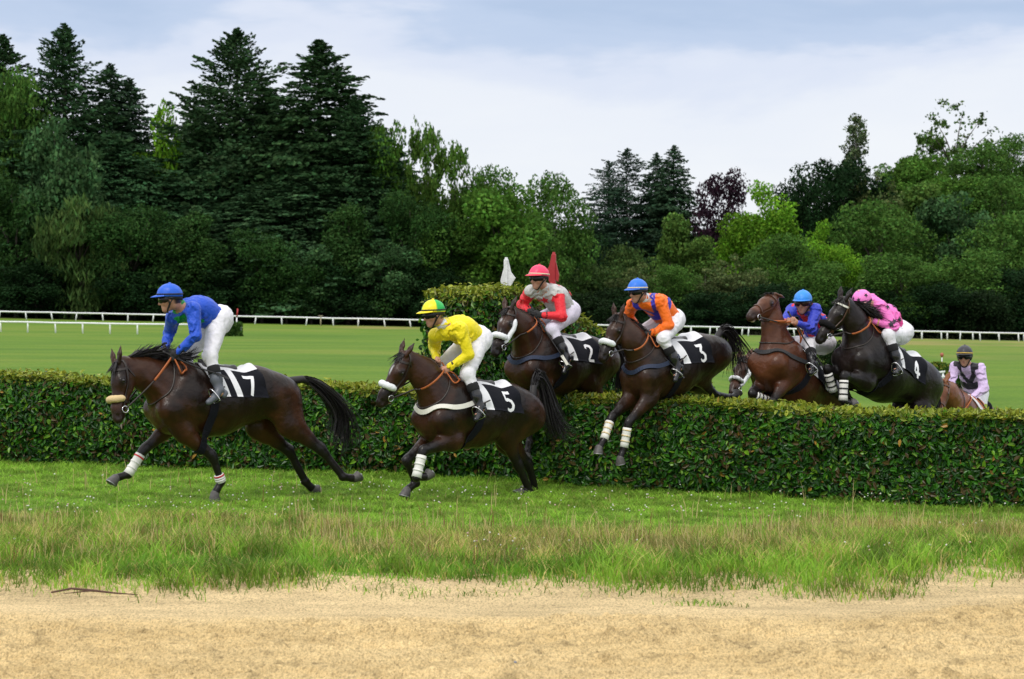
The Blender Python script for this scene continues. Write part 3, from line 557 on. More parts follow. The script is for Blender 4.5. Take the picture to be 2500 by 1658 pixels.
# ================================================================ RAILS, BOARDS AND SMALL THINGS OF THE COURSE
PAINT = mat('white_paint', (.78, .79, .80), rough=.45, noise=(2.5, .25, (.60, .61, .60)))
def rail(px0, px1, depth_f, height, spacing, label, rr=.05, post=.06, lean=.0, seed=1):
    r = random.Random(seed); n = max(2, int(abs(px1 - px0) / FPX * depth_f((px0 + px1) / 2) / spacing) + 1); pts = []
    for i in range(n + 1):
        px = px0 + (px1 - px0) * i / n; d = depth_f(px); p = at(px, d, 0); z = float(ground_z(p[0], p[1])); pts.append(np.array([p[0], p[1], z]))
    root = empty('running_rail', tuple(pts[len(pts) // 2])); o0 = pts[len(pts) // 2]
    sm = [sum(pts[max(0, i - w):i + w + 1]) / (2 * w + 1) for i in range(len(pts)) for w in [min(2, i, len(pts) - 1 - i)]]
    top = [q - o0 + [0, 0, height + r.uniform(-.02, .02)] for q in sm]; b = MB(); b.tube(top, rr, 8); obj('rail', b.mesh('rail'), PAINT, root)
    for i, q in enumerate(pts[:100]):
        b = MB(); l = r.uniform(-lean, lean); tp = top[i]; b.tube([q - o0 + [l, 0, -.15], (q - o0 + tp) / 2 + [l * .4, 0, 0], tp - [0, 0, rr * .3]], post, 6); obj('post', b.mesh('post'), PAINT, root)
    return tag(root, label, 'rail')
rail(-500, 3000, lambda px: 230.0, .92, 3.15, 'long white running rail along the foot of the trees right across the course', .095, .085, .18, 3)
rail(1640, 2580, lambda px: 221.0, .98, 2.35, 'second white rail close in front of the long one on the right half', .085, .08, .1, 5)
rail(-400, 470, lambda px: 148.0 - px * .012, .80, 2.2, 'shorter white running rail in front on the left, passing behind the rider in blue', .07, .06, .03, 7)
def board(px, top, bot, depth, color, name, label, lean, wood, seed):
    """a marker post with a pennant-shaped board either side"""
    p = at(px, depth, 0); z0 = CAM_Z - (bot - 744) * depth / FPX; z1 = CAM_Z - (top - 744) * depth / FPX; h = z1 - z0; root = empty(name, (p[0], p[1], z0 - .6), rad(-20))
    b = MB(); b.box((0, 0, .3 + (h + .0) / 2 + .0), (.055, .05, h + .6), bev=.006); b.add(*tube([(0, 0, h + .59), (0, 0, h + .63)], [.028, .018], 8)); obj('post', b.mesh('post', False), wood, root)
    s = lean; w = .10; bm = bmesh.new(); pts = [(s * .029, h + .58), (s * (.029 + w * .35), h + .44), (s * (.029 + w * .95), h * .42 + .6), (s * .05, h * .12 + .6), (s * .029, h * .10 + .6)]
    f = bm.faces.new([bm.verts.new((x, -.012, z)) for x, z in pts]); e = bmesh.ops.extrude_face_region(bm, geom=[f]); bmesh.ops.translate(bm, verts=[v for v in e['geom'] if isinstance(v, bmesh.types.BMVert)], vec=(0, .024, 0)); bmesh.ops.recalc_face_normals(bm, faces=bm.faces)
    me = bpy.data.meshes.new('pennant'); bm.to_mesh(me); bm.free(); obj('pennant', me, color, root)
    bm = bmesh.new(); pts = [(-s * .029, h + .50), (-s * .075, h * .35 + .6), (-s * .06, h * .15 + .6), (-s * .029, h * .22 + .6)]
    f = bm.faces.new([bm.verts.new((x, -.012, z)) for x, z in pts]); e = bmesh.ops.extrude_face_region(bm, geom=[f]); bmesh.ops.translate(bm, verts=[v for v in e['geom'] if isinstance(v, bmesh.types.BMVert)], vec=(0, .024, 0)); bmesh.ops.recalc_face_normals(bm, faces=bm.faces)
    me = bpy.data.meshes.new('backing'); bm.to_mesh(me); bm.free(); obj('backing', me, color, root)
    return tag(root, label, 'flag board')
WORN = mat('worn_white_paint', (.74, .75, .75), rough=.6, noise=(26, .7, (.5, .5, .49))); REDP = mat('red_paint', (.33, .012, .016), rough=.5, noise=(9, .5, (.42, .03, .03)))
board(1236, 634, 712, 24.0, WORN, 'flag_board', 'worn white flag board sticking up from the hedge wing', 1, WORN, 1)
board(1352, 621, 700, 24.8, REDP, 'flag_board', 'red flag board sticking up behind the pink cap', -1, REDP, 2)
def small_things():
    # little brush fence by the far rail on the left, with its red and white post
    p = at(568, 140, 0); gz = float(ground_z(p[0], p[1])); rng = np.random.default_rng(4); root = empty('brush_fence', (p[0], p[1], gz)); bb = MB(); bb.box((0, 0, .4), (.95, .7, .8), bev=.15); obj('inside', bb.mesh('inside'), CORE, root)
    n = 2600; f = rng.integers(0, 4, n); P = np.stack([rng.uniform(-.56, .56, n), rng.uniform(-.45, .45, n), rng.uniform(0, .92, n)], -1); P[f == 0, 1] = -.45; P[f == 1, 0] = .56; P[f == 2, 2] = .92; P[f == 3, 0] = -.56; P += .06 * rng.normal(size=P.shape)
    V, F = diamonds(rng, P, rnd_unit(rng, n), rnd_unit(rng, n), np.full(n, .2), np.full(n, .12)); me = mesh_np('leaves', V, F, False); color_attr(me, np.repeat(crown_color(rng, n, (.045, .10, .02), rng.random(n)), 4, 0)); obj('leaves', me, FOL, root)
    b = MB(); b.box((.64, -.1, .5), (.05, .4, .35)); obj('marker_plate', b.mesh('marker_plate'), PAINT, root); tag(root, 'small dark brush fence with a white plate beside the far rail', 'fence')
    p = at(575, 141, 0); gz = float(ground_z(p[0], p[1])); root = empty('marker_post', (p[0], p[1], gz)); b = MB(); b.tube([(0, 0, -.1), (.1, 0, 1.4)], .05, 8); obj('post', b.mesh('post'), PAINT, root); b = MB(); b.tube([(.1, 0, 1.4), (.17, 0, 2.05)], .055, 8); obj('tip', b.mesh('tip'), REDP, root); tag(root, 'slim leaning post with a red tip beside the small brush fence', 'post')
    p = at(783, 222, 0); gz = float(ground_z(p[0], p[1])); root = empty('sign_post', (p[0], p[1], gz)); b = MB(); b.tube([(0, 0, -.1), (0, 0, 1.15)], .07, 8); obj('post', b.mesh('post'), mat('pale_wood', (.34, .30, .2), rough=.8), root); b = MB(); b.box((0, 0, 1.2), (.5, .3, .08)); obj('cap', b.mesh('cap'), mat('pale_wood'), root); tag(root, 'short pale post with a flat cap in front of the far rail', 'post')
    p = at(1734, 219, 0); gz = float(ground_z(p[0], p[1]));
    # round bush with a white hurdle by the lilac rider
    d = 62; p = at(2292, d, 0); gz = float(ground_z(p[0], p[1])); z0 = CAM_Z - (950 - 744) * d / FPX; root = empty('round_bush', (p[0], p[1], gz)); n = 5200; u = rnd_unit(rng, n); rr = .80 * (.85 + .15 * rng.random(n))
    hz = CAM_Z - (884 - 744) * d / FPX - gz; P = u * rr[:, None] * [1, 1, hz / 1.6] + [0, 0, hz / 2]; V, F = diamonds(rng, P, rnd_unit(rng, n), u + .6 * rnd_unit(rng, n), np.full(n, .13), np.full(n, .07)); me = mesh_np('leaves', V, F, False)
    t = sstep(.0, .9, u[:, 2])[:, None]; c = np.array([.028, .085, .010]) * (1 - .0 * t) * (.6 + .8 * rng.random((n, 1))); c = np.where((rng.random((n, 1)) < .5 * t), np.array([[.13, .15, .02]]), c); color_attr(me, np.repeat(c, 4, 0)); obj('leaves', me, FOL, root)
    b = MB(); V, Q, T = tube([(0, 0, .05), (0, 0, hz * .5), (0, 0, hz * .93)], [.5, .68, .2], 12); b.add(V, Q, T); obj('branches', b.mesh('branches'), CORE, root); tag(root, 'round clipped bush in the field left of the rider in lilac', 'bush')
    p = at(2297, d - 1.2, 0); gz = float(ground_z(p[0], p[1])); root = empty('hurdle', (p[0], p[1], gz)); k = d / FPX; zt = CAM_Z - (903 - 744) * k - gz
    for dx in (-.075, .075): b = MB(); b.box((dx, 0, zt / 2), (.06, .05, zt)); obj('post', b.mesh('post'), PAINT, root)
    for q in (.03, .19): b = MB(); b.box((0, -.035, zt - q), (.27, .035, .06), M=[[1, 0, -.0], [0, 1, 0], [.12, 0, 1]]); obj('bar', b.mesh('bar'), PAINT, root)
    tag(root, 'little white wooden hurdle in front of the round bush', 'hurdle')
    d = 95; p = at(2300, d, 0); gz = float(ground_z(p[0], p[1])); zt = CAM_Z - (866 - 744) * d / FPX - gz; root = empty('marker_post', (p[0], p[1], gz)); b = MB(); b.tube([(0, 0, -.1), (0, 0, zt - .1)], .025, 8); obj('post', b.mesh('post'), PAINT, root); b = MB(); V, Q, T = tube([(0, 0, zt - .13), (0, 0, zt - .05), (0, 0, zt + .05), (0, 0, zt + .1)], [.03, .09, .09, .03], 10); b.add(V, Q, T); obj('ball', b.mesh('ball'), mat('faded_red', (.36, .10, .06), rough=.6), root); tag(root, 'thin white post with a faded red ball on top, out in the field', 'post')
    # low bush in the gap between the bay and the dark horse
    d = 70; p = at(2045, d, 0); gz = float(ground_z(p[0], p[1])); root = empty('bush', (p[0], p[1], gz - .05)); h = CAM_Z - (835 - 744) * d / FPX - gz; o = obj('foliage', PROTO['darkshrub'][0], FOL, root); o.scale = (1.25, 1.25, h); t = obj('stem', PROTO['darkshrub'][1], BARK, root); t.scale = (.6, .6, h * .8); tag(root, 'low dark bush in the field seen between the bay and the black horse', 'bush')
    # twigs and pebbles on the sand edge
    r = random.Random(8)
    root = empty('twig', (*at(225, 13.25, 0)[:2], float(ground_z(at(225, 13.25, 0)[0], 13.25)) + .03)); b = MB(); b.tube([(-.30, .01, .02), (-.16, .03, .045), (0, 0, .035), (.16, -.02, .02), (.32, -.03, .01)], [.006, .008, .009, .006, .003], 6); b.tube([(.0, 0, .035), (-.10, -.04, .03), (-.2, -.05, .02)], [.006, .004, .002], 6); obj('stick', b.mesh('stick'), mat('twig', (.09, .045, .03), rough=.85), root); tag(root, 'forked brown twig lying on the sand by the grass edge at the left', 'twig')
    for i, (px, y, s) in enumerate([(660, 10.65, .03), (2440, 12.3, .03), (1258, 10.9, .02), (1120, 9.95, .05), (2110, 10.3, .02)]):
        p = at(px, y, 0); bm = bmesh.new(); bmesh.ops.create_icosphere(bm, subdivisions=2, radius=s * .6)
        for v in bm.verts: v.co *= 1 + .25 * math.sin(v.co.x * 300 + i) * math.cos(v.co.y * 240); v.co.z *= .6
        me = bpy.data.meshes.new('pebble'); bm.to_mesh(me); bm.free(); me.polygons.foreach_set('use_smooth', [True] * len(me.polygons)); o = obj('pebble', me, mat('pebble', (.22, .23, .26), rough=.8), None, (p[0], p[1], float(ground_z(p[0], p[1])) + .025)); tag(o, ['bluish pebble low left of centre on the sand', 'bluish pebble at the right edge of the sand', 'tiny grey pebble in the middle of the sand', 'largest grey clod-like stone near the bottom of the sand', 'small grey pebble low on the right of the sand'][i], 'stone')
small_things()
# ================================================================ SMOOTH BODIES: blended tapered shapes, meshed once
class Body:
    def __init__(s): s.p = []
    def cap(s, a, b, ra, rb=None, k=.03, side=None, flat=1.0, sub=False):
        """tapered capsule a-b; flat>1 thins it along 'side'"""
        s.p.append((np.asarray(a, float), np.asarray(b, float), ra, ra if rb is None else rb, k, None if side is None else np.asarray(side, float), flat, sub)); return s
    def ball(s, c, r, k=.03, side=None, flat=1.0, sub=False): return s.cap(c, np.asarray(c, float) + 1e-4, r, r, k, side, flat, sub)
    def chain(s, pts, rs, k=.03, side=None, flat=1.0):
        for i in range(len(pts) - 1): s.cap(pts[i], pts[i + 1], rs[i], rs[i + 1], k, side, flat)
        return s
    @staticmethod
    def pd(pr, X, Y, Z_):
        a, b, ra, rb, k, sd, fl, sub = pr; x, y, z = X - a[0], Y - a[1], Z_ - a[2]; ba = b - a; L2 = ba @ ba
        if sd is not None and fl != 1.0:
            n = sd - ba * (sd @ ba) / (L2 + 1e-12) if L2 > 1e-6 else sd
            n = n / (np.linalg.norm(n) + 1e-9); q = (fl - 1) * (x * n[0] + y * n[1] + z * n[2]); x = x + q * n[0]; y = y + q * n[1]; z = z + q * n[2]
        t = np.clip((x * ba[0] + y * ba[1] + z * ba[2]) / (L2 + 1e-12), 0, 1)
        return np.sqrt((x - t * ba[0]) ** 2 + (y - t * ba[1]) ** 2 + (z - t * ba[2]) ** 2) - (ra + t * (rb - ra))
    @staticmethod
    def comb(D, d, k, sub):
        if sub:
            e = -d; h = np.maximum(k - np.abs(D - e), 0) / k; return np.maximum(D, e) + h * h * k * .25
        h = np.maximum(k - np.abs(D - d), 0) / k; return np.minimum(D, d) - h * h * k * .25
    def dist(s, P):
        P = np.asarray(P, float); D = np.full(P.shape[:-1], 9.)
        for pr in s.p: D = Body.comb(D, Body.pd(pr, P[..., 0], P[..., 1], P[..., 2]), pr[4], pr[7])
        return D
    def grad(s, P, e=.004):
        g = np.stack([s.dist(P + np.eye(3)[i] * e) - s.dist(P - np.eye(3)[i] * e) for i in range(3)], -1); return g / (np.linalg.norm(g, axis=-1)[..., None] + 1e-9)
    def snap(s, P, off=0., it=7):
        P = np.array(P, float)
        for _ in range(it): P = P - .85 * (s.dist(P) - off)[..., None] * s.grad(P)
        return P
    def grid(s, h, noise=None):
        lo = np.min([np.minimum(p[0], p[1]) - max(p[2], p[3]) / min(1, p[6]) - p[4] for p in s.p if not p[7]], 0) - 2 * h
        hi = np.max([np.maximum(p[0], p[1]) + max(p[2], p[3]) / min(1, p[6]) + p[4] for p in s.p if not p[7]], 0) + 2 * h
        n = np.ceil((hi - lo) / h).astype(int) + 1; D = np.full(n, .3, np.float32); ax = [lo[i] + h * np.arange(n[i]) for i in range(3)]
        for pr in s.p:
            R = max(pr[2], pr[3]) / min(1, pr[6]) + pr[4] + 2 * h; a = np.minimum(pr[0], pr[1]) - R; b = np.maximum(pr[0], pr[1]) + R
            i0 = np.clip(np.floor((a - lo) / h).astype(int), 0, n - 1); i1 = np.clip(np.ceil((b - lo) / h).astype(int) + 1, 1, n); sl = tuple(slice(i0[i], i1[i]) for i in range(3))
            X, Y, Z_ = ax[0][sl[0]][:, None, None], ax[1][sl[1]][None, :, None], ax[2][sl[2]][None, None, :]
            D[sl] = Body.comb(D[sl], Body.pd(pr, X, Y, Z_).astype(np.float32), pr[4], pr[7])
        if noise is not None:
            m = np.abs(D) < .05; I = np.argwhere(m); D[m] += noise(lo + I * h).astype(np.float32)
        return D, lo, h
    def mesh(s, name, h, noise=None, color=None):
        D, lo, h = s.grid(h, noise); V, F = nets(D, lo, h); me = mesh_np(name, V, F, True)
        if color is not None: color_attr(me, color(V))
        s.V = V; return me
def nets(D, lo, h):
    """surface nets: one vertex per mixed cell, one quad per crossed edge"""
    I = D < 0; n = np.array(D.shape); c = [I[i:n[0] - 1 + i, j:n[1] - 1 + j, k:n[2] - 1 + k] for i in (0, 1) for j in (0, 1) for k in (0, 1)]
    cnt = sum(x.astype(np.int8) for x in c); act = (cnt > 0) & (cnt < 8); A = np.argwhere(act); idx = np.full(act.shape, -1, np.int32); idx[act] = np.arange(len(A))
    dc = np.stack([D[A[:, 0] + i, A[:, 1] + j, A[:, 2] + k] for i in (0, 1) for j in (0, 1) for k in (0, 1)], 1); cor = np.array([(i, j, k) for i in (0, 1) for j in (0, 1) for k in (0, 1)], float)
    acc = np.zeros((len(A), 3)); w = np.zeros(len(A))
    for e in range(8):
        for f in range(e + 1, 8):
            if abs(cor[e] - cor[f]).sum() != 1: continue
            m = (dc[:, e] < 0) != (dc[:, f] < 0); t = dc[:, e] / (dc[:, e] - dc[:, f] + 1e-12); p = cor[e] + t[:, None] * (cor[f] - cor[e]); acc[m] += p[m]; w += m
    V = lo + h * (A + acc / w[:, None]); F = []
    for ax in range(3):
        a1, a2 = (ax + 1) % 3, (ax + 2) % 3; s0 = [slice(None)] * 3; s1 = [slice(None)] * 3; s0[ax] = slice(0, -1); s1[ax] = slice(1, None)
        X = I[tuple(s0)] != I[tuple(s1)]; E = np.argwhere(X); ok = (E[:, a1] > 0) & (E[:, a2] > 0) & (E[:, a1] < n[a1] - 1) & (E[:, a2] < n[a2] - 1); E = E[ok]
        ins = I[E[:, 0], E[:, 1], E[:, 2]]; q = []
        for d1, d2 in ((-1, -1), (0, -1), (0, 0), (-1, 0)):
            c_ = E.copy(); c_[:, a1] += d1; c_[:, a2] += d2; q.append(idx[c_[:, 0], c_[:, 1], c_[:, 2]])
        q = np.stack(q, 1); q[~ins] = q[~ins][:, ::-1]; F.append(q)
    return V, np.concatenate(F)
def resample(P, n):
    P = np.asarray(P, float); s = np.concatenate([[0], np.cumsum(np.linalg.norm(np.diff(P, axis=0), axis=1))]); t = np.linspace(0, s[-1], n)
    return np.stack([np.interp(t, s, P[:, i]) for i in range(3)], 1)
def smooth_path(P, n):
    """Catmull-Rom through the points"""
    P = np.asarray(P, float); Q = np.concatenate([[2 * P[0] - P[1]], P, [2 * P[-1] - P[-2]]]); out = []
    for i in range(1, len(Q) - 2):
        t = np.linspace(0, 1, 12, endpoint=False)[:, None]; a, b, c, d = Q[i - 1:i + 3]
        out.append(.5 * (2 * b + (c - a) * t + (2 * a - 5 * b + 4 * c - d) * t ** 2 + (3 * b - a - 3 * c + d) * t ** 3))
    return resample(np.concatenate(out + [P[-1:]]), n)
def strap(body, pts, width, off=.004, th=.006, n=40, closed=False, snap=True, bridge=True):
    """flat band lying on a body along a path; returns V, Q"""
    if closed: pts = list(pts) + [pts[0]]
    P = smooth_path(pts, n)
    if snap: P = body.snap(P, off)
    for _ in range(10 if snap and bridge else 0):      # pulled taut: bridges hollows, never sinks in
        M_ = P.copy(); M_[1:-1] = .25 * P[:-2] + .5 * P[1:-1] + .25 * P[2:]
        if closed: M_[0] = M_[-1] = .25 * P[-2] + .5 * P[0] + .25 * P[1]
        P = M_ + body.grad(M_) * np.maximum(off - body.dist(M_), 0)[:, None]
    N_ = body.grad(P); T = np.gradient(P, axis=0); T /= np.linalg.norm(T, axis=1)[:, None] + 1e-9; S = np.cross(T, N_); S /= np.linalg.norm(S, axis=1)[:, None] + 1e-9
    w = np.broadcast_to(np.asarray(width, float), (n,))[:, None] / 2
    A, B = P - S * w, P + S * w
    if snap:
        for _ in range(3): A = A + body.grad(A) * np.maximum(off - body.dist(A), 0)[:, None]; B = B + body.grad(B) * np.maximum(off - body.dist(B), 0)[:, None]
    V = np.stack([A, B, B + N_ * th, A + N_ * th], 1).reshape(-1, 3); i = np.arange(n - 1)[:, None] * 4; j = np.arange(4); Q = np.stack([i + j, i + (j + 1) % 4, i + 4 + (j + 1) % 4, i + 4 + j], -1).reshape(-1, 4)
    return V, np.concatenate([Q, [[3, 2, 1, 0]], np.array([[0, 1, 2, 3]]) + (n - 1) * 4])
DIGITS = {'7': [[(0, 1), (.62, 1), (.22, 0)]], '2': [[(.04, .76), (.12, .93), (.32, 1), (.52, .92), (.58, .74), (.5, .54), (.05, .05), (.62, .05)]],
 '3': [[(.05, 1), (.58, 1), (.28, .60), (.46, .56), (.60, .38), (.55, .14), (.36, .02), (.16, .03), (.02, .16)]], '5': [[(.58, 1), (.12, 1), (.06, .55), (.30, .62), (.52, .52), (.60, .32), (.50, .09), (.28, 0), (.04, .08)]],
 '4': [[(.46, 0), (.46, 1), (.02, .30), (.66, .30)]], '6': [[(.56, .90), (.38, 1), (.16, .88), (.05, .55), (.06, .25), (.2, .04), (.42, .03), (.58, .2), (.56, .44), (.38, .56), (.18, .50), (.07, .36)]]}
def stroke2d(path, w):
    """polyline with width -> V2 (n*2), quads"""
    P = np.asarray(path, float); Q = []
    for i in range(len(P) - 1): Q += [P[i] + (P[i + 1] - P[i]) * t for t in np.linspace(0, 1, 6, endpoint=False)]
    P = np.array(Q + [P[-1]]); T = np.gradient(P, axis=0); T /= np.linalg.norm(T, axis=1)[:, None] + 1e-9; S = np.stack([-T[:, 1], T[:, 0]], 1)
    V = np.stack([P - S * w / 2, P + S * w / 2], 1).reshape(-1, 2); i = np.arange(len(P) - 1)[:, None] * 2; return V, i + np.array([[0, 1, 3, 2]])
def star2d(r):
    a = np.pi / 2 + np.arange(10) * np.pi / 5; rr = np.where(np.arange(10) % 2 == 0, r, r * .42); o = np.stack([np.cos(a) * rr, np.sin(a) * rr], 1)
    V = [np.zeros(2)]; 
    for f in (.5, 1.0): V += list(o * f)
    V = np.array(V); i = np.arange(10); j = (i + 1) % 10; return V, np.concatenate([np.stack([1 + i, 11 + i, 11 + j, 1 + j], 1)]), np.stack([0 * i, 1 + i, 1 + j], 1)
def strands(rng, roots, dirs, length, width, name, m, seg=6, jitter=.12, drop=.3, col=None, parent=None, guide=None, normal=None):
    """hair: many thin ribbons; guide (k,3) optional common curve relative to the root"""
    n = len(roots); V = []; side = rnd_unit(rng, n) if normal is None else np.cross(dirs, normal + .5 * rnd_unit(rng, n)); side /= np.linalg.norm(side, axis=1)[:, None] + 1e-9
    w1 = rnd_unit(rng, n) * jitter; w2 = rnd_unit(rng, n) * jitter * 1.2
    for s in np.linspace(0, 1, seg + 1):
        if guide is not None:
            f = s * (len(guide) - 1); i = min(int(f), len(guide) - 2); g = guide[i] + (guide[i + 1] - guide[i]) * (f - i); c = roots + g[None] * length[:, None] + w1 * (s * length)[:, None] + w2 * (s * s * length)[:, None]
        else: c = roots + dirs * (length * s)[:, None] + w1 * (s * s * length)[:, None] - np.array([0, 0, 1]) * (drop * length * s * s)[:, None]
        w = width * (1 - .75 * s ** 2)
        V += [c - side * w[:, None] / 2, c + side * w[:, None] / 2]
    k = 2 * (seg + 1); V = np.stack(V, 1).reshape(-1, 3); b = np.arange(n)[:, None] * k; Q = np.concatenate([b + np.array([[2 * s, 2 * s + 1, 2 * s + 3, 2 * s + 2]]) for s in range(seg)])
    me = mesh_np(name, V, Q, True)
    if col is not None: color_attr(me, np.repeat(col, k, 0))
    return obj(name, me, m, parent)
# ================================================================ RACEHORSES
PN = ['x', 'y', 'z', 'yaw', 'pitch', 'bend', 'n1', 'n2', 'nl1', 'nl2', 'hp', 'hy'] + [l + str(i) for l in ('FL', 'FR', 'HL', 'HR') for i in range(5)]
FLEN = (.27, .42, .29, .20); HLEN = (.34, .47, .38, .20)
def seg_dir(a, lat=0.): return np.array([math.cos(lat) * math.sin(a), math.sin(lat), -math.cos(lat) * math.cos(a)])
def rotp(p, a, c=(0, 0, 0)):
    p = np.asarray(p, float) - c; return np.array([p[0] * math.cos(a) - p[2] * math.sin(a), p[1], p[0] * math.sin(a) + p[2] * math.cos(a)]) + c
SILVER = mat('bit_metal', (.62, .62, .64), rough=.25, metal=1.0); LEATHER = mat('dark_leather', (.022, .014, .010), rough=.4); TAN = mat('orange_rubber', (.40, .105, .022), rough=.55)
EYE = mat('eye_dark', (.008, .005, .004), rough=.08, coat=.5); HOOF = mat('hoof_horn', (.060, .054, .052), rough=.55, noise=(30, .6, (.12, .11, .105))); SHOE = mat('shoe_metal', (.30, .30, .31), rough=.4, metal=.8)
FLEECE_W = mat('white_fleece', (.78, .80, .82), rough=.95, spec=.1, bump=(110, .9, .01)); FLEECE_T = mat('tan_fleece', (.66, .50, .27), rough=.95, spec=.1, bump=(110, .9, .01)); FLEECE_B = mat('black_fleece', (.012, .011, .012), rough=.95, spec=.1, bump=(110, .9, .01))
CLOTH_W = mat('white_cloth', (.72, .72, .74), rough=.8, bump=(30, .4, .01)); CLOTH_B = mat('black_cloth', (.006, .0065, .011), rough=.85, spec=.2, bump=(30, .4, .01)); DIGIT = mat('number_white', (.80, .80, .82), rough=.7)
COAT = mat('coat', attr='tint', rough=.33, spec=.27, bump=(9, .45, .035)); HAIR = mat('horse_hair', attr='tint', rough=.5, spec=.35)
SADDLE = mat('saddle_leather', (.030, .028, .030), rough=.35)
def build_horse(key, pose, spec, sc=1.0):
    g = dict(zip(PN, pose)); rng = np.random.default_rng(abs(hash(key)) % 1000 if False else sum(map(ord, key)))
    root = empty('racehorse', (g['x'], g['y'], g['z']), math.atan2(-math.sin(g['yaw']), -math.cos(g['yaw'])))
    root.scale = (sc,) * 3; tag(root, spec['label'], 'horse')
    piv = np.array((-.25, 0, .15)); Y = np.array([0, 1., 0])
    def T(x, y, z, hind=False):
        p = np.array((x, y, z), float)
        if hind: p = rotp(p, g['bend'], piv)
        return rotp(p, g['pitch'])
    Hd = lambda x, y, z: T(x, y, z, True)
    B = Body()
    # trunk
    B.cap(T(.38, 0, .02), T(.02, 0, .005), .335, .335, .08, Y, 1.20).cap(T(.02, 0, .005), Hd(-.38, 0, .06), .335, .275, .1, Y, 1.17)
    for s in (1, -1):
        B.cap(Hd(-.44, s * .095, .12), Hd(-.68, s * .10, .07), .235, .205, .08, Y, 1.30)
        B.cap(T(.50, s * .085, -.04), T(.60, s * .095, -.10), .17, .135, .05)
        B.cap(T(.36, s * .115, .24), T(.60, s * .150, -.06), .10, .115, .05, Y, 1.3)
    B.cap(Hd(-.40, 0, .17), Hd(-.78, 0, .13), .195, .12, .08)
    B.cap(T(.48, 0, .27), T(.10, 0, .24), .12, .10, .09, Y, 1.5).cap(T(.55, 0, -.16), T(.20, 0, -.20), .17, .165, .08, Y, 1.1)
    # neck and head
    N0 = T(.50, 0, .13); N1 = N0 + .36 * seg_dir(g['n1'], g['nl1']); PO = N1 + .36 * seg_dir(g['n2'], g['nl2']); h = seg_dir(g['hp'], g['hy'])
    lat = Y - h * (Y @ h); lat /= np.linalg.norm(lat); v = np.cross(lat, h); nd = (PO - N1) / .36
    if v @ (N1 - PO) < 0: v = -v
    Hm = lambda u, w, y=0.: PO + u * h + w * v + y * lat
    E = Hm(.03, .105); mid2 = (N1 + E) / 2
    B.cap(N0 - .02 * nd, N1, .265, .168, .10, Y, 1.66).cap(N1, E, .168, .106, .06, lat, 1.6).cap(T(.52, 0, -.04), N0 * .35 + N1 * .65 , .20, .13, .10, Y, 1.25)
    B.cap(N0 + .10 * (rotp(N1 - N0, math.pi / 2)) / .36 * 1.2, N1 - .075 * v * .9, .12, .080, .06, Y, 1.6)
    for s in (1, -1): B.cap(T(.60, s * .11, .0), N1 * .4 + E * .6 + v * .035 + lat * s * .035, .075, .045, .022)
    Hb = Body()
    Hb.cap(Hm(.05, .075), Hm(.20, .075), .082, .086, .03).cap(Hm(.18, .066), Hm(.46, .062), .076, .054, .04, lat, 1.12).cap(Hm(.12, .135), Hm(.235, .135), .10, .078, .035, lat, 1.55)
    Hb.cap(Hm(.23, .150), Hm(.49, .108), .056, .038, .035, lat, 1.15).cap(Hm(.46, .065), Hm(.545, .074), .060, .054, .03).ball(Hm(.565, .088), .038, .03).ball(Hm(.525, .126), .030, .02)
    for s in (1, -1):
        Hb.ball(Hm(.185, .052, s * .072), .030, .025).cap(Hm(.235, .088, s * .060), Hm(.39, .085, s * .040), .020, .012, .02)
        Hb.cap(Hm(.535, .048, s * .046), Hm(.560, .060, s * .050), .014, .014, .012, sub=True).ball(Hm(.192, .062, s * .112), .017, .02, sub=True)
        eb = Hm(.005, .015, s * .052); up = -h * spec.get('ear', (.9, .25))[0] - v * spec.get('ear', (.9, .25))[1] + lat * s * .25; up /= np.linalg.norm(up)
        Hb.cap(eb, eb + up * .075, .030, .034, .02, v, 1.7).cap(eb + up * .075, eb + up * .170, .034, .005, .01, v, 2.0)
        Hb.cap(eb + up * .06 - v * .03, eb + up * .13 - v * .03, .020, .008, .01, sub=True)
    # legs
    J = {}
    for s, l in ((1, 'FL'), (-1, 'FR')):
        p = T(.62, s * .150, -.08); J[l] = [p]
        for i in range(4): p = p + FLEN[i] * seg_dir(g[l + str(i)], g[l + '4']); J[l].append(p)
        S, el, kn, fe, to = J[l]; d2 = seg_dir(g[l + '1']); fwd = np.array([math.cos(g[l + '1']), 0, math.sin(g[l + '1'])]); pas = fe + .55 * (to - fe)
        B.cap(T(.26, s * .20, .06), el, .105, .085, .022, Y, 1.6).cap(T(.46, s * .165, .20), S, .075, .085, .022, Y, 1.4).ball(S + [.01, s * .005, .0], .095, .025)
        B.cap(S, el, .125, .098, .06, Y, 1.35).cap(el - .05 * d2, kn, .098, .046, .05, Y, 1.28).cap(el + .03 * d2 + .02 * fwd, el + .20 * d2 + .02 * fwd, .085, .058, .04, Y, 1.25)
        B.cap(kn - .03 * d2, kn + .03 * (fe - kn) / .29, .050, .045, .03).cap(kn, fe, .038, .034, .03).cap(kn + .03 * (fe - kn) / .29 - .016 * fwd, fe - .012 * fwd, .022, .026, .02)
        B.ball(fe, .043, .02).ball(fe - .018 * fwd, .028, .02).cap(fe, pas, .036, .042, .02)
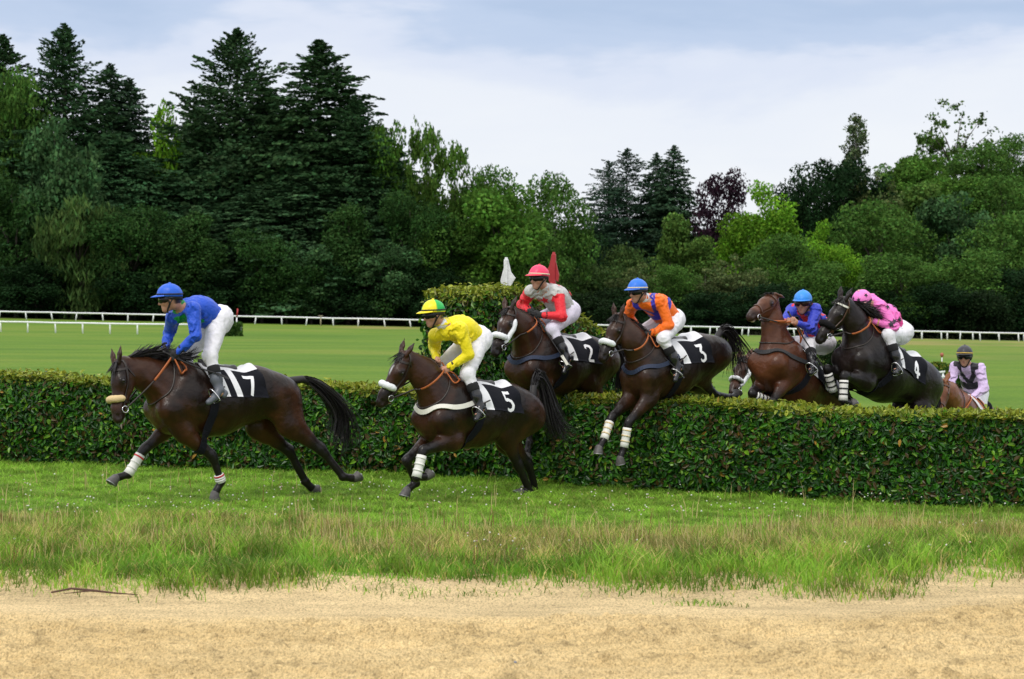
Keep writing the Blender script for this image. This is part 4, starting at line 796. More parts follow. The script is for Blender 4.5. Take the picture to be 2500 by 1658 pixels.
    for s, l in ((1, 'HL'), (-1, 'HR')):
        p = Hd(-.58, s * .13, .08); J[l] = [p]
        for i in range(4): p = p + HLEN[i] * seg_dir(g[l + str(i)], g[l + '4']); J[l].append(p)
        hp, st, ho, fe, to = J[l]; dt = (ho - st) / .47; dc = (fe - ho) / .38; back = np.array([-math.cos(g[l + '2']), 0, -math.sin(g[l + '2'])]); pas = fe + .55 * (to - fe)
        bt = Hd(-.76, s * .115, .02)
        B.cap(Hd(-.42, s * .15, .20), Hd(-.70, s * .15, .06), .10, .11, .022, Y, 1.4).cap(Hd(-.68, s * .16, .10), st + .10 * dt, .085, .075, .022, Y, 1.4).ball(st, .105, .025, Y, 1.2)
        B.cap(hp, st, .205, .135, .07, Y, 1.50).cap(bt, st + .12 * dt, .155, .10, .07, Y, 1.45).cap(st, ho, .120, .050, .05, Y, 1.35).cap(st + .06 * dt + .03 * back, st + .26 * dt + .03 * back, .085, .05, .05, Y, 1.3)
        B.cap(ho - .10 * dt + .035 * back, ho - .02 * dc + .045 * back, .020, .024, .03).cap(ho - .03 * dt, ho + .04 * dc, .052, .047, .03).cap(ho, fe, .042, .036, .03).cap(ho + .05 * dc + .020 * back, fe + .014 * back, .024, .026, .02)
        B.ball(fe, .044, .02).ball(fe + .018 * back, .029, .02).cap(fe, pas, .037, .043, .02)
    torso = Body(); torso.p = list(B.p); full = Body(); full.p = B.p + [pr if pr[7] else pr[:4] + (max(pr[4], .02),) + pr[5:] for pr in Hb.p]
    c0, c1 = np.array(spec['coat']), np.array(spec['coat2']); cb = np.array(spec.get('black', (.010, .008, .008)))
    def segd(V, a, b):
        t = np.clip(((V - a) @ (b - a)) / ((b - a) @ (b - a)), 0, 1); return np.linalg.norm(V - a - t[:, None] * (b - a), axis=1), t
    def color(V):
        n = fbm(V * 3.2 + 5, 4, 7); t = np.clip(sstep(.34, .62, n) * .8 + .35 * sstep(.05, -.30, V[:, 2]), 0, 1)[:, None]; c = c0 * (1 - t) + c1 * t
        c = c * (.88 + .24 * vnoise(V * 34, 3))[:, None]
        m = np.zeros(len(V))
        for l in J:
            a, b, c_, d_, e_ = J[l]; q, tt = segd(V, b, c_); m = np.maximum(m, sstep(.13, .06, q) * sstep(.30, .85, tt))
            for p1, p2 in ((c_, d_), (d_, e_)): q, tt = segd(V, p1, p2); m = np.maximum(m, sstep(.12, .075, q))
        q = np.linalg.norm(V - Hm(.55, .08), axis=1); m = np.maximum(m, .75 * sstep(.14, .06, q)); m = m * spec.get('points', 1.0)
        q = np.linalg.norm(np.abs((V - Hm(.185, .06)) @ np.stack([h, v, lat], 1)) - [0, 0, .085], axis=1); m = np.maximum(m, .8 * sstep(.06, .03, q))
        u_, w_, y_ = (V - PO) @ h, (V - PO) @ v, (V - PO) @ lat
        inside = sstep(.02, .0, abs(w_ + .01) - .0) * (u_ < -.03) * sstep(.16, .1, abs(y_))
        c = c * (1 - m[:, None]) + cb * m[:, None]
        nosd = np.linalg.norm(np.stack([u_ - .553, w_ - .056, abs(y_) - .050], 1), axis=1); c = np.where((nosd < .017)[:, None], .006, c)
        if spec.get('blaze'):
            bz = sstep(spec['blaze'][2], spec['blaze'][2] * .5, abs(y_) + .02 * (n - .5)) * (w_ < .05) * sstep(spec['blaze'][0] - .02, spec['blaze'][0] + .02, u_) * (1 - sstep(spec['blaze'][1] - .03, spec['blaze'][1] + .02, u_)); c = c * (1 - bz[:, None]) + .42 * bz[:, None]
        if spec.get('lip'):
            bz = sstep(.05, .02, np.linalg.norm(V - Hm(.545, .145), axis=1)); c = c * (1 - bz[:, None]) + np.array([.62, .50, .46]) * bz[:, None]
        return c
    body = obj('body', full.mesh('body', .0115, noise=lambda P: .009 * (fbm(P * 6.5, 3, 17) - .5), color=color), COAT, root)
    for s in (1, -1):
        bm = bmesh.new(); bmesh.ops.create_uvsphere(bm, u_segments=12, v_segments=8, radius=.021); me = bpy.data.meshes.new('eye'); bm.to_mesh(me); bm.free(); me.polygons.foreach_set('use_smooth', [True] * len(me.polygons)); obj('eye', me, EYE, root, tuple(Hm(.190, .060, s * .083)))
    # hooves
    for l in J:
        fe, to = J[l][3], J[l][4]; ax = (to - fe) / .20; f = np.cross(np.array([0, 1., 0]), ax); f = f if True else f; f = -f if (l[0] == 'F' and False) else f
        # toe side of the hoof: the front of the limb
        fr = np.cross(Y, -ax); fr /= np.linalg.norm(fr); sole = ax * .80 + fr * -.60; sole /= np.linalg.norm(sole); g2 = np.cross(sole, Y); g2 /= np.linalg.norm(g2); g2 = g2 if g2 @ fr > 0 else -g2
        c0_ = fe + ax * .115; b = MB(); rings = [(c0_, .040, .040, ax), (c0_ + ax * .02, .046, .046, (ax + .3 * sole)), (c0_ + sole * .075 + g2 * .020, .058, .062, sole), (c0_ + sole * .083 + g2 * .022, .057, .061, sole)]
        V = []; th = np.arange(14) / 14 * 2 * np.pi
        for c_, rs, rf, nn in rings:
            nn = nn / np.linalg.norm(nn); ff = g2 - nn * (g2 @ nn); ff /= np.linalg.norm(ff); V.append(c_ + Y * (rs * np.sin(th))[:, None] + ff * (rf * np.cos(th))[:, None])
        V = np.concatenate(V + [c_[None] - sole * .010]); i = np.arange(14); j = (i + 1) % 14; Q = np.concatenate([np.stack([k * 14 + i, k * 14 + j, (k + 1) * 14 + j, (k + 1) * 14 + i], 1) for k in range(3)]); Tt = np.stack([np.full(14, 56), 42 + j, 42 + i], 1)
        hf = obj('hoof', mesh_np('hoof', V, [Q, Tt]), HOOF, root)
        a = np.linspace(-2.2, 2.2, 18); pth = rings[3][0] + Y * (.052 * np.sin(a))[:, None] + g2 * (.055 * np.cos(a))[:, None] + sole * .003; V, Q, Tt = tube(pth, .007, 6); obj('shoe', mesh_np('shoe', V, [Q, Tt]), SHOE, hf)
    # mane, forelock, tail
    hc = np.array(spec.get('hair', (.010, .008, .008)))
    n = spec.get('mane_n', 420); t = rng.random(n); crest = np.where((t < .5)[:, None], N0 + (N1 - N0) * (2 * t)[:, None], N1 + (E - N1) * (2 * t - 1)[:, None]); upv = np.cross(np.stack([nd] * n), np.array([0, 1., 0])); upv = -upv if upv[0][2] < 0 else upv
    P = torso.snap(crest + upv * (.24 - .12 * t)[:, None] + Y * rng.normal(size=(n, 1)) * .012, -.004, 8)
    ml = spec.get('mane', dict(len=.14, up=.35, back=.6, side=-.35)); d = upv * ml['up'] - np.stack([nd] * n) * ml['back'] + Y * (ml['side'] + .25 * rng.normal(size=(n, 1))); d /= np.linalg.norm(d, axis=1)[:, None]
    hcol = hc * (.6 + .9 * rng.random((n, 1)))
    strands(rng, P, d, ml['len'] * (.6 + .7 * rng.random(n)), np.full(n, .013), 'mane', HAIR, 5, .35, ml.get('drop', .5), hcol, root)
    n = 60; P = Hm(0, 0) + lat * rng.normal(size=(n, 1)) * .02 + h * (.02 * rng.random((n, 1))) - v * .005; d = h * .8 - v * .25 + lat * .35 * rng.normal(size=(n, 1)); d /= np.linalg.norm(d, axis=1)[:, None]
    strands(rng, P, d, .12 * (.6 + .6 * rng.random(n)), np.full(n, .011), 'forelock', HAIR, 4, .25, .1, hc * (.6 + .9 * rng.random((n, 1))), root)
    tb = Hd(-.86, 0, .22); gd = smooth_path([(0, 0, 0)] + spec['tail'], 14); n = spec.get('tail_n', 520)
    P = tb + rnd_unit(rng, n) * .022 + (rng.random((n, 1)) ** 1.5) * .22 * gd[3] * 1.0
    ln = .75 + .35 * rng.random(n); strands(rng, P, None, ln, .009 + .005 * rng.random(n), 'tail', HAIR, 12, spec.get('tail_j', .13), 0, hc * (.6 + .9 * rng.random((n, 1))), root, guide=gd)
    dock = MB(); dock.tube([tb + [.06, 0, -.02], tb, *(tb + gd[[2, 4]] * .8)], [.05, .048, .040, .02], 8); obj('dock', dock.mesh('dock'), mat('dock_hair', (.010, .008, .008), rough=.6), root)
    # ---- tack
    br = empty('bridle', (0, 0, 0)); br.parent = root; bm_ = spec.get('leather', LEATHER)
    def band(name, pts, w, m, parent, body_=Hb, **kw):
        V, Q = strap(body_, pts, w, **kw); o = obj(name, mesh_np(name, V, Q, False), m, parent); return o
    for s in (1, -1): band('cheekpiece', [Hm(-.005, .05, s * .02), Hm(.06, .085, s * .09), Hm(.20, .115, s * .08), Hm(.33, .115, s * .06), Hm(.44, .10, s * .05)], .020, bm_, br, n=24)
    band('browband', [Hm(.06, .09, .10), Hm(.085, .03, .09), Hm(.09, -.005, .03), Hm(.09, -.005, -.03), Hm(.085, .03, -.09), Hm(.06, .09, -.10)], .022, spec.get('browband', bm_), br, n=24)
    band('throat_lash', [Hm(.03, .06, .09), Hm(.10, .16, .08), Hm(.14, .235, .03), Hm(.14, .235, -.03), Hm(.10, .16, -.08), Hm(.03, .06, -.09)], .014, bm_, br, n=24)
    nb = [Hm(.37, .015, 0), Hm(.375, .03, .05), Hm(.38, .08, .065), Hm(.385, .13, .04), Hm(.385, .15, 0), Hm(.385, .13, -.04), Hm(.38, .08, -.065), Hm(.375, .03, -.05)]
    band('noseband', nb, .022, bm_, br, n=30, closed=True)
    if spec.get('fleece'):
        a = np.linspace(-1.9, 1.9, 25); c_ = Hb.snap(np.array([Hm(.365 + .012 * math.cos(x), .075 - .075 * math.cos(x), .085 * math.sin(x)) for x in a]), .022); r = spec.get('fr', .036) * np.sqrt(np.clip(1 - (np.linspace(-1, 1, 25)) ** 6, .08, 1)); V, Q, Tt = tube(c_, r, 12)
        V = V + (fbm(V * 55, 3, 3)[:, None] - .5) * .020 * (V - np.repeat(np.concatenate([c_]), 12, 0).mean(0)) / .07 if False else V + rnd_unit(rng, len(V)) * .003; obj('noseband_fleece', mesh_np('noseband_fleece', V, [Q, Tt]), spec['fleece'], br)
    if spec.get('cheek_fleece'):
        for s in (1, -1):
            c_ = Hb.snap(smooth_path([Hm(.10, .10, s * .10), Hm(.20, .125, s * .09), Hm(.32, .125, s * .065), Hm(.42, .105, s * .055)], 16), .014); V, Q, Tt = tube(c_, .030 * np.sqrt(np.clip(1 - np.linspace(-1, 1, 16) ** 6, .1, 1)), 10); V = V + rnd_unit(rng, len(V)) * .003; obj('cheek_fleece', mesh_np('cheek_fleece', V, [Q, Tt]), FLEECE_W, br)
    bits = []
    for s in (1, -1):
        cb_ = Hm(.465, .118, s * .055); bits.append(cb_); a = np.linspace(0, 2 * np.pi, 17); V, Q, Tt = tube(cb_ + h * (.032 * np.cos(a))[:, None] + v * (.032 * np.sin(a))[:, None] + lat * s * .006, .0055, 6, cap=False); obj('bit_ring', mesh_np('bit_ring', V, [Q, Tt]), SILVER, br)
    # saddle, cloth, girth
    TB = torso
    xs, na, ntv = 26, 34, 34; xf0, xr0 = .27, -.315
    def cloth_pt(s_, a_):   # s 0 front..1 rear, a -1 right hem..1 left hem
        s_ = np.asarray(s_, float); a_ = np.asarray(a_, float); ang = a_ * rad(82); x = xf0 - .10 * np.abs(a_) ** 1.5 + (xr0 - .10 * np.abs(a_) - (xf0 - .10 * np.abs(a_) ** 1.5)) * s_
        P = np.stack([rotp((X_, .62 * math.sin(A_), .02 + .62 * math.cos(A_)), g['pitch']) for X_, A_ in zip(x.ravel(), ang.ravel())]); return P
    Sg, Ag = np.meshgrid(np.linspace(0, 1, xs), np.linspace(-1, 1, na), indexing='ij'); P = cloth_pt(Sg, Ag); ray = -(P - np.stack([rotp((X_, 0, .02), g['pitch']) for X_ in [rotp(p, -g['pitch'])[0] for p in P]])); ray /= np.linalg.norm(ray, axis=1)[:, None]
    def cast(P, ray, off):
        P = P.copy()
        for _ in range(26): P = P + ray * (TB.dist(P) - off)[:, None] * .8
        return P
    P = cast(P, ray, .010); rip = (.012 * np.sin(Sg * 9 + Ag * 4) * sstep(.55, 1, abs(Ag)) + .012 * sstep(.8, 1, Sg) * (1 + np.sin(Ag * 14))).ravel(); Nn = TB.grad(P); P = P + Nn * np.maximum(rip, -.004)[:, None]
    i = np.arange(xs - 1)[:, None] * na + np.arange(na - 1)[None]; F = np.stack([i, i + na, i + na + 1, i + 1], -1).reshape(-1, 4); V = np.concatenate([P, P + Nn * .006]); F2 = F[:, ::-1]; bi = np.concatenate([np.arange(na - 1), (xs - 1) * na + np.arange(na - 1)]); sd2 = np.stack([np.arange(xs - 1) * na, np.arange(xs - 1) * na + na - 1])
    rim = [np.stack([k, k + 1, k + 1 + xs * na, k + xs * na], 1) for k in (np.arange(na - 1), (xs - 1) * na + np.arange(na - 1))] + [np.stack([k, k + na, k + na + xs * na, k + xs * na], 1) for k in (np.arange(xs - 1) * na, np.arange(xs - 1) * na + na - 1)]
    me = mesh_np('saddle_cloth', V, np.concatenate([F2, F + xs * na] + rim)); me.materials.append(CLOTH_W); me.materials.append(CLOTH_B)
    fc = np.array([np.mean([(v_ % (xs * na)) // na for v_ in p.vertices]) / (xs - 1) for p in me.polygons]); fa = np.array([np.mean([(v_ % (xs * na)) % na for v_ in p.vertices]) / (na - 1) * 2 - 1 for p in me.polygons])
    blk = (abs(fa) > .32) & (fc > spec.get('panel', .24)); 
    if spec.get('stripe'): blk &= ~((fc > .36) & (fc < .48))
    me.polygons.foreach_set('material_index', blk.astype(np.int32)); cl = obj('saddle_cloth', me, None, root)
    for s in (1, -1):
        NV, NQ, cnt = [], [], 0
        for path in DIGITS[spec['number']]:
            v2, q = stroke2d(np.array(path) * [1, 1], .17); NV.append(v2); NQ.append(q + cnt); cnt += len(v2)
        v2 = np.concatenate(NV); # x to the right of the reader, y up
        Ss = .73 + (v2[:, 0] - .3) * .30 * 1.0 if s > 0 else .73 - (v2[:, 0] - .3) * .30; Aa = s * (.965 - v2[:, 1] * .46); Q_ = cloth_pt(Ss, Aa); ctr = np.stack([rotp((X_, 0, .02), g['pitch']) for X_ in [rotp(p, -g['pitch'])[0] for p in Q_]]); ry = ctr - Q_; ry /= np.linalg.norm(ry, axis=1)[:, None]; Q_ = cast(Q_, ry, .020)
        Q_ = Q_ + TB.grad(Q_) * np.maximum(.012 * np.sin(Ss * 9 + Aa * 4) * sstep(.55, 1, abs(Aa)) + .012 * sstep(.8, 1, Ss) * (1 + np.sin(Aa * 14)), -.004)[:, None]
        obj('number', mesh_np('number', Q_, np.concatenate(NQ)), DIGIT, cl)
    sb = Body(); 
    for s in (1, -1): sb.cap(T(.20, s * .06, .355), T(-.10, s * .085, .325), .040, .042, .04)
    sb.cap(T(.22, 0, .405), T(.16, 0, .385), .030, .03, .04).cap(T(-.12, .08, .345), T(-.12, -.08, .345), .035, .035, .04)
    sa = obj('saddle', sb.mesh('saddle', .011), SADDLE, root)
    def ring_at(x, lo=-3.14, hi=3.14, n=14, dx=0): return [rotp((x + dx * abs(a) / 3.14, .5 * math.sin(a), .0 + .5 * math.cos(a)), g['pitch']) for a in np.linspace(lo, hi, n)]
    V, Q = strap(TB, ring_at(.17, 1.2, 2 * math.pi - 1.2, 16, .10), .085, n=44, off=.007); obj('girth', mesh_np('girth', V, Q, False), spec.get('girth', CLOTH_B), root)
    if spec.get('breast'):
        V, Q = strap(TB, [T(.20, .27, .16), T(.40, .24, .08), T(.58, .20, .03), T(.70, .08, -.01), T(.72, 0, -.02), T(.70, -.08, -.01), T(.58, -.20, .03), T(.40, -.24, .08), T(.20, -.27, .16)], .050, n=50, off=.012, th=.010); obj('breastplate', mesh_np('breastplate', V, Q, False), spec['breast'], root)
    fw0 = N0 + .12 * nd; V, Q = strap(TB, [fw0 + np.array([.02, 0, .0]) + (-upv[0]) * .22, fw0 + Y * .18 - upv[0] * .08, fw0 + Y * .12 + upv[0] * .12, fw0 + upv[0] * .20, fw0 - Y * .12 + upv[0] * .12, fw0 - Y * .18 - upv[0] * .08], .014, n=40, closed=True); obj('neck_strap', mesh_np('neck_strap', V, Q), LEATHER, root)
    # leg boots
    for l, m_, m2, *t0 in spec.get('boots', []):
        kn, fe, to = J[l][2], J[l][3], J[l][4]; ax = fe - kn; ax0 = ax; t0 = t0[0] if t0 else .20; pth = [kn + ax * (t0 + (1.0 - t0) * t_) for t_ in (0, .25, .56, .81, 1.0)]; r = [.052, .050, .047, .050, .053]; b = MB(); V, Q, Tt = tube(pth, r, 14); b.add(V, Q, Tt); bo = obj('leg_boot', b.mesh('leg_boot'), m_, root)
        for q_, t_ in enumerate((.06, .34, .62)):
            t_ = t0 + (1 - t0) * (t_ + .07); V, Q, Tt = tube([kn + ax * (t_ - .028), kn + ax * (t_ + .028)], .0545, 14); obj('boot_strap', mesh_np('boot_strap', V, [Q, Tt]), BOOTW if (m2 is BOOTR and q_) else m2, bo)
    return dict(root=root, saddle=sa, sc=sc, g=g, J=J, Hm=Hm, bits=bits, torso=TB, full=full, T=T, lat=lat)
def build_reins(hr, hands, parent):
    """from each bit ring to the rider's hand, rubber grip on the last stretch, slack loop below the hands"""
    for s, (bit, hand) in zip((1, -1), zip(hr['bits'], hands)):
        m = bit + .55 * (hand - bit); m = m + np.array([0, s * .02, -.03]); P = smooth_path([bit + hr['lat'] * s * .01, m, hand], 26); 
        dd = hr['full'].dist(P); gN = hr['full'].grad(P); P = P + gN * np.maximum(.012 - dd, 0)[:, None]
        for nm, sl, mt, w in (('rein', slice(0, 15), LEATHER, .016), ('rein_grip', slice(14, 26), TAN, .021)):
            Q = P[sl]; T_ = np.gradient(Q, axis=0); T_ /= np.linalg.norm(T_, axis=1)[:, None]; up = np.cross(T_, np.array([0, 1., 0])); up /= np.linalg.norm(up, axis=1)[:, None]; sd3 = np.array([0, .004, 0]); V = np.stack([Q - up * w / 2 - sd3, Q + up * w / 2 - sd3, Q + up * w / 2 + sd3, Q - up * w / 2 + sd3], 1).reshape(-1, 3); k = len(Q); i = np.arange(k - 1)[:, None] * 4; j = np.arange(4)
            obj(nm, mesh_np(nm, V, np.concatenate([np.stack([i + j, i + (j + 1) % 4, i + 4 + (j + 1) % 4, i + 4 + j], -1).reshape(-1, 4), [[3, 2, 1, 0]], np.array([[0, 1, 2, 3]]) + (k - 1) * 4])), mt, parent)
    a, b = hands; P = smooth_path([a + [0, .02, -.02], a + [-.05, .06, -.16], (a + b) / 2 + [-.10, .07, -.25], a + [-.13, .03, -.12], b + [-.06, 0, -.01]], 30); dd = hr['full'].dist(P); P = P + hr['full'].grad(P) * np.maximum(.015 - dd, 0)[:, None]; V, Q, Tt = tube(P, .0085, 6); obj('rein_loop', mesh_np('rein_loop', V, [Q, Tt]), TAN, parent)
# ---- poses: where each horse stands and how its limbs are carried; riders' joints in the frame of their horse
POSE = {
 'seven': [-2.997,19.205,1.011,0.668,0.039,-0.002,2.006,1.934,0.007,0.048,0.177,0.173,-0.607,-0.893,-0.381,0.548,-0.034,-0.913,0.946,0.61,1.321,-0.041,-0.448,-0.914,-0.68,-1.409,0.115,0.112,-0.929,-0.528,-0.846,0.002],
 'five': [-0.386,19.966,0.831,0.794,0.105,-0.007,2.399,2.27,-0.048,-0.076,0.5,-0.223,-0.531,1.41,0.339,-1.573,0.009,-0.685,1.0,-0.574,1.007,-0.083,0.924,-0.604,-0.598,1.69,-0.081,-0.102,-0.933,-0.458,1.954,-0.076],
 'two': [0.55,21.721,1.298,0.817,0.094,-0.127,2.463,2.286,0.198,0.01,0.574,0.056,-0.663,0.611,0.087,0.349,0.03,-0.663,0.436,-0.262,0.349,-0.03,0.794,-0.832,-0.698,0.349,-0.022,0.174,-0.96,-0.873,0.349,-0.02],
 'three': [1.846,21.558,1.278,0.767,-0.027,-0.187,2.315,2.534,0.081,-0.162,0.558,-0.036,-0.1,0.905,0.179,0.406,-0.065,0.027,1.075,0.52,0.789,0.072,0.886,-0.913,-1.41,-1.754,-0.1,0.046,-1.087,-1.452,-1.92,-0.089],
 'six': [3.329,22.083,1.079,0.816,0.543,-0.07,2.94,3.093,-0.094,-0.005,1.178,0.076,-0.669,0.96,-0.087,0.349,0.039,-0.59,1.26,-1.24,-2.094,0.141,0.013,-0.086,0.003,0.021,0.012,0.056,-0.225,-0.026,0.076,-0.016],
 'four': [4.401,22.274,1.181,0.703,0.432,-0.257,2.528,2.458,0.125,0.032,0.66,-0.189,-0.232,1.784,0.1,-1.212,0.042,-0.486,1.887,-0.41,-1.047,0.011,0.262,-0.698,-0.087,0.349,0.02,0.262,-0.873,-0.087,0.349,-0.02],
 'cheek': [3.675,24.614,0.86,0.86,0.103,0.0,2.086,1.931,-0.023,-0.041,0.792,0.119,-0.663,0.349,-0.087,0.349,0.03,-0.663,-0.349,-0.087,0.349,-0.03,0.436,-0.524,-0.087,0.349,0.02,0.436,-0.611,-0.087,0.349,-0.02],
 'chestnut': [6.148,25.626,0.416,1.046,0.143,0.0,2.126,2.208,0.152,-0.08,0.698,0.087,-0.663,0.349,-0.087,0.349,0.03,-0.663,-0.349,-0.087,0.349,-0.03,0.436,-0.524,-0.087,0.349,0.02,0.436,-0.611,-0.087,0.349,-0.02],
}
RIDER = {
 'seven': {'pel':(-0.013,-0.014,0.825),'nek':(0.453,0.07,0.969),'hed':(0.615,0.126,1.049),'shL':(0.411,0.244,0.945),'shR':(0.474,-0.075,0.86),'elL':(0.427,0.312,0.679),'elR':(0.392,-0.295,0.709),'haL':(0.578,0.136,0.483),'haR':(0.544,-0.145,0.496),'hiL':(0.043,0.075,0.82),'hiR':(-0.017,-0.107,0.779),'knL':(0.22,0.226,0.482),'knR':(0.217,-0.256,0.474),'anL':(0.178,0.354,0.11),'anR':(0.151,-0.355,0.093),'toL':(0.347,0.383,0.03),'toR':(0.331,-0.375,0.036)},
 'five': {'pel':(-0.014,0.014,0.799),'nek':(0.462,0.026,0.95),'hed':(0.603,-0.01,1.071),'shL':(0.409,0.199,0.918),'shR':(0.47,-0.125,0.847),'elL':(0.331,0.236,0.651),'elR':(0.305,-0.315,0.727),'haL':(0.512,0.063,0.482),'haR':(0.46,-0.108,0.574),'hiL':(0.048,0.087,0.76),'hiR':(-0.035,-0.086,0.811),'knL':(0.305,0.195,0.456),'knR':(0.227,-0.254,0.545),'anL':(0.249,0.332,0.085),'anR':(0.232,-0.354,0.157),'toL':(0.401,0.391,-0.009),'toR':(0.36,-0.375,0.018)},
 'two': {'pel':(-0.1,0.016,0.64),'nek':(0.324,0.044,0.901),'hed':(0.457,0.081,1.031),'shL':(0.206,0.164,0.841),'shR':(0.372,-0.129,0.877),'elL':(0.26,0.264,0.587),'elR':(0.283,-0.342,0.72),'haL':(0.507,0.097,0.6),'haR':(0.415,-0.088,0.628),'hiL':(-0.042,0.095,0.605),'hiR':(-0.104,-0.088,0.646),'knL':(0.326,0.177,0.439),'knR':(0.235,-0.255,0.484),'anL':(0.254,0.351,0.085),'anR':(0.225,-0.355,0.097),'toL':(0.372,0.37,-0.063),'toR':(0.349,-0.375,-0.045)},
 'three': {'pel':(0.047,0.011,0.581),'nek':(0.481,-0.002,0.829),'hed':(0.647,0.003,0.922),'shL':(0.39,0.15,0.794),'shR':(0.581,-0.134,0.763),'elL':(0.342,0.226,0.527),'elR':(0.444,-0.338,0.63),'haL':(0.568,0.077,0.399),'haR':(0.532,-0.088,0.488),'hiL':(0.094,0.093,0.542),'hiR':(0.042,-0.092,0.59),'knL':(0.439,0.227,0.362),'knR':(0.368,-0.257,0.404),'anL':(0.298,0.342,0.008),'anR':(0.266,-0.355,0.03),'toL':(0.426,0.377,-0.128),'toR':(0.398,-0.375,-0.105)},
 'six': {'pel':(-0.545,0.001,0.475),'nek':(-0.268,-0.032,0.887),'hed':(-0.104,0.026,0.963),'shL':(-0.21,0.137,0.873),'shR':(-0.206,-0.203,0.869),'elL':(-0.053,0.182,0.646),'elR':(0.022,-0.157,0.717),'haL':(0.227,0.133,0.741),'haR':(0.247,0.04,0.734),'hiL':(-0.47,0.072,0.462),'hiR':(-0.558,-0.101,0.486),'knL':(-0.068,0.152,0.469),'knR':(-0.177,-0.253,0.469),'anL':(0.162,0.349,0.213),'anR':(0.12,-0.355,0.221),'toL':(0.326,0.415,0.149),'toR':(0.296,-0.375,0.152)},
 'four': {'pel':(-0.238,0.012,0.494),'nek':(0.145,-0.074,0.803),'hed':(0.329,-0.059,0.847),'shL':(0.182,0.102,0.79),'shR':(0.03,-0.19,0.877),'elL':(0.155,0.262,0.563),'elR':(0.106,-0.245,0.614),'haL':(0.359,0.058,0.644),'haR':(0.34,-0.068,0.675),'hiL':(-0.181,0.086,0.452),'hiR':(-0.249,-0.09,0.51),'knL':(0.205,0.226,0.468),'knR':(0.125,-0.257,0.485),'anL':(0.149,0.33,0.088),'anR':(0.12,-0.355,0.097),'toL':(0.321,0.394,0.043),'toR':(0.304,-0.375,0.054)},
 'chestnut': {'pel':(-0.477,0.023,0.351),'nek':(-0.151,0.016,0.731),'hed':(-0.033,-0,0.88),'shL':(-0.119,0.194,0.714),'shR':(-0.072,-0.145,0.738),'elL':(-0.061,0.261,0.445),'elR':(0.026,-0.17,0.479),'haL':(0.126,0.097,0.276),'haR':(0.189,-0.008,0.287),'hiL':(-0.423,0.105,0.322),'hiR':(-0.5,-0.076,0.328),'knL':(-0.123,0.189,0.054),'knR':(-0.2,-0.155,0.061),'anL':(-0.253,0.355,-0.286),'anR':(-0.252,-0.355,-0.282),'toL':(-0.074,0.375,-0.348),'toR':(-0.074,-0.375,-0.348)},
}
NAVY = mat('navy_web', (.012, .022, .055), rough=.7); BLACKWEB = mat('black_web', (.014, .014, .016), rough=.7); WHITEWEB = mat('white_web', (.70, .68, .60), rough=.7); BOOTW = mat('boot_white', (.72, .71, .66), rough=.6); BOOTC = mat('boot_cream', (.74, .66, .46), rough=.6, noise=(40, .8, (.62, .40, .12))); BOOTR = mat('boot_red', (.55, .02, .03), rough=.6); BOOTK = mat('boot_black', (.015, .015, .016), rough=.6)
BROWN = mat('brown_leather', (.075, .028, .012), rough=.4)
DARKBAY = dict(coat=(0.0088, 0.0051, 0.0037), coat2=(0.0449, 0.0162, 0.0070))
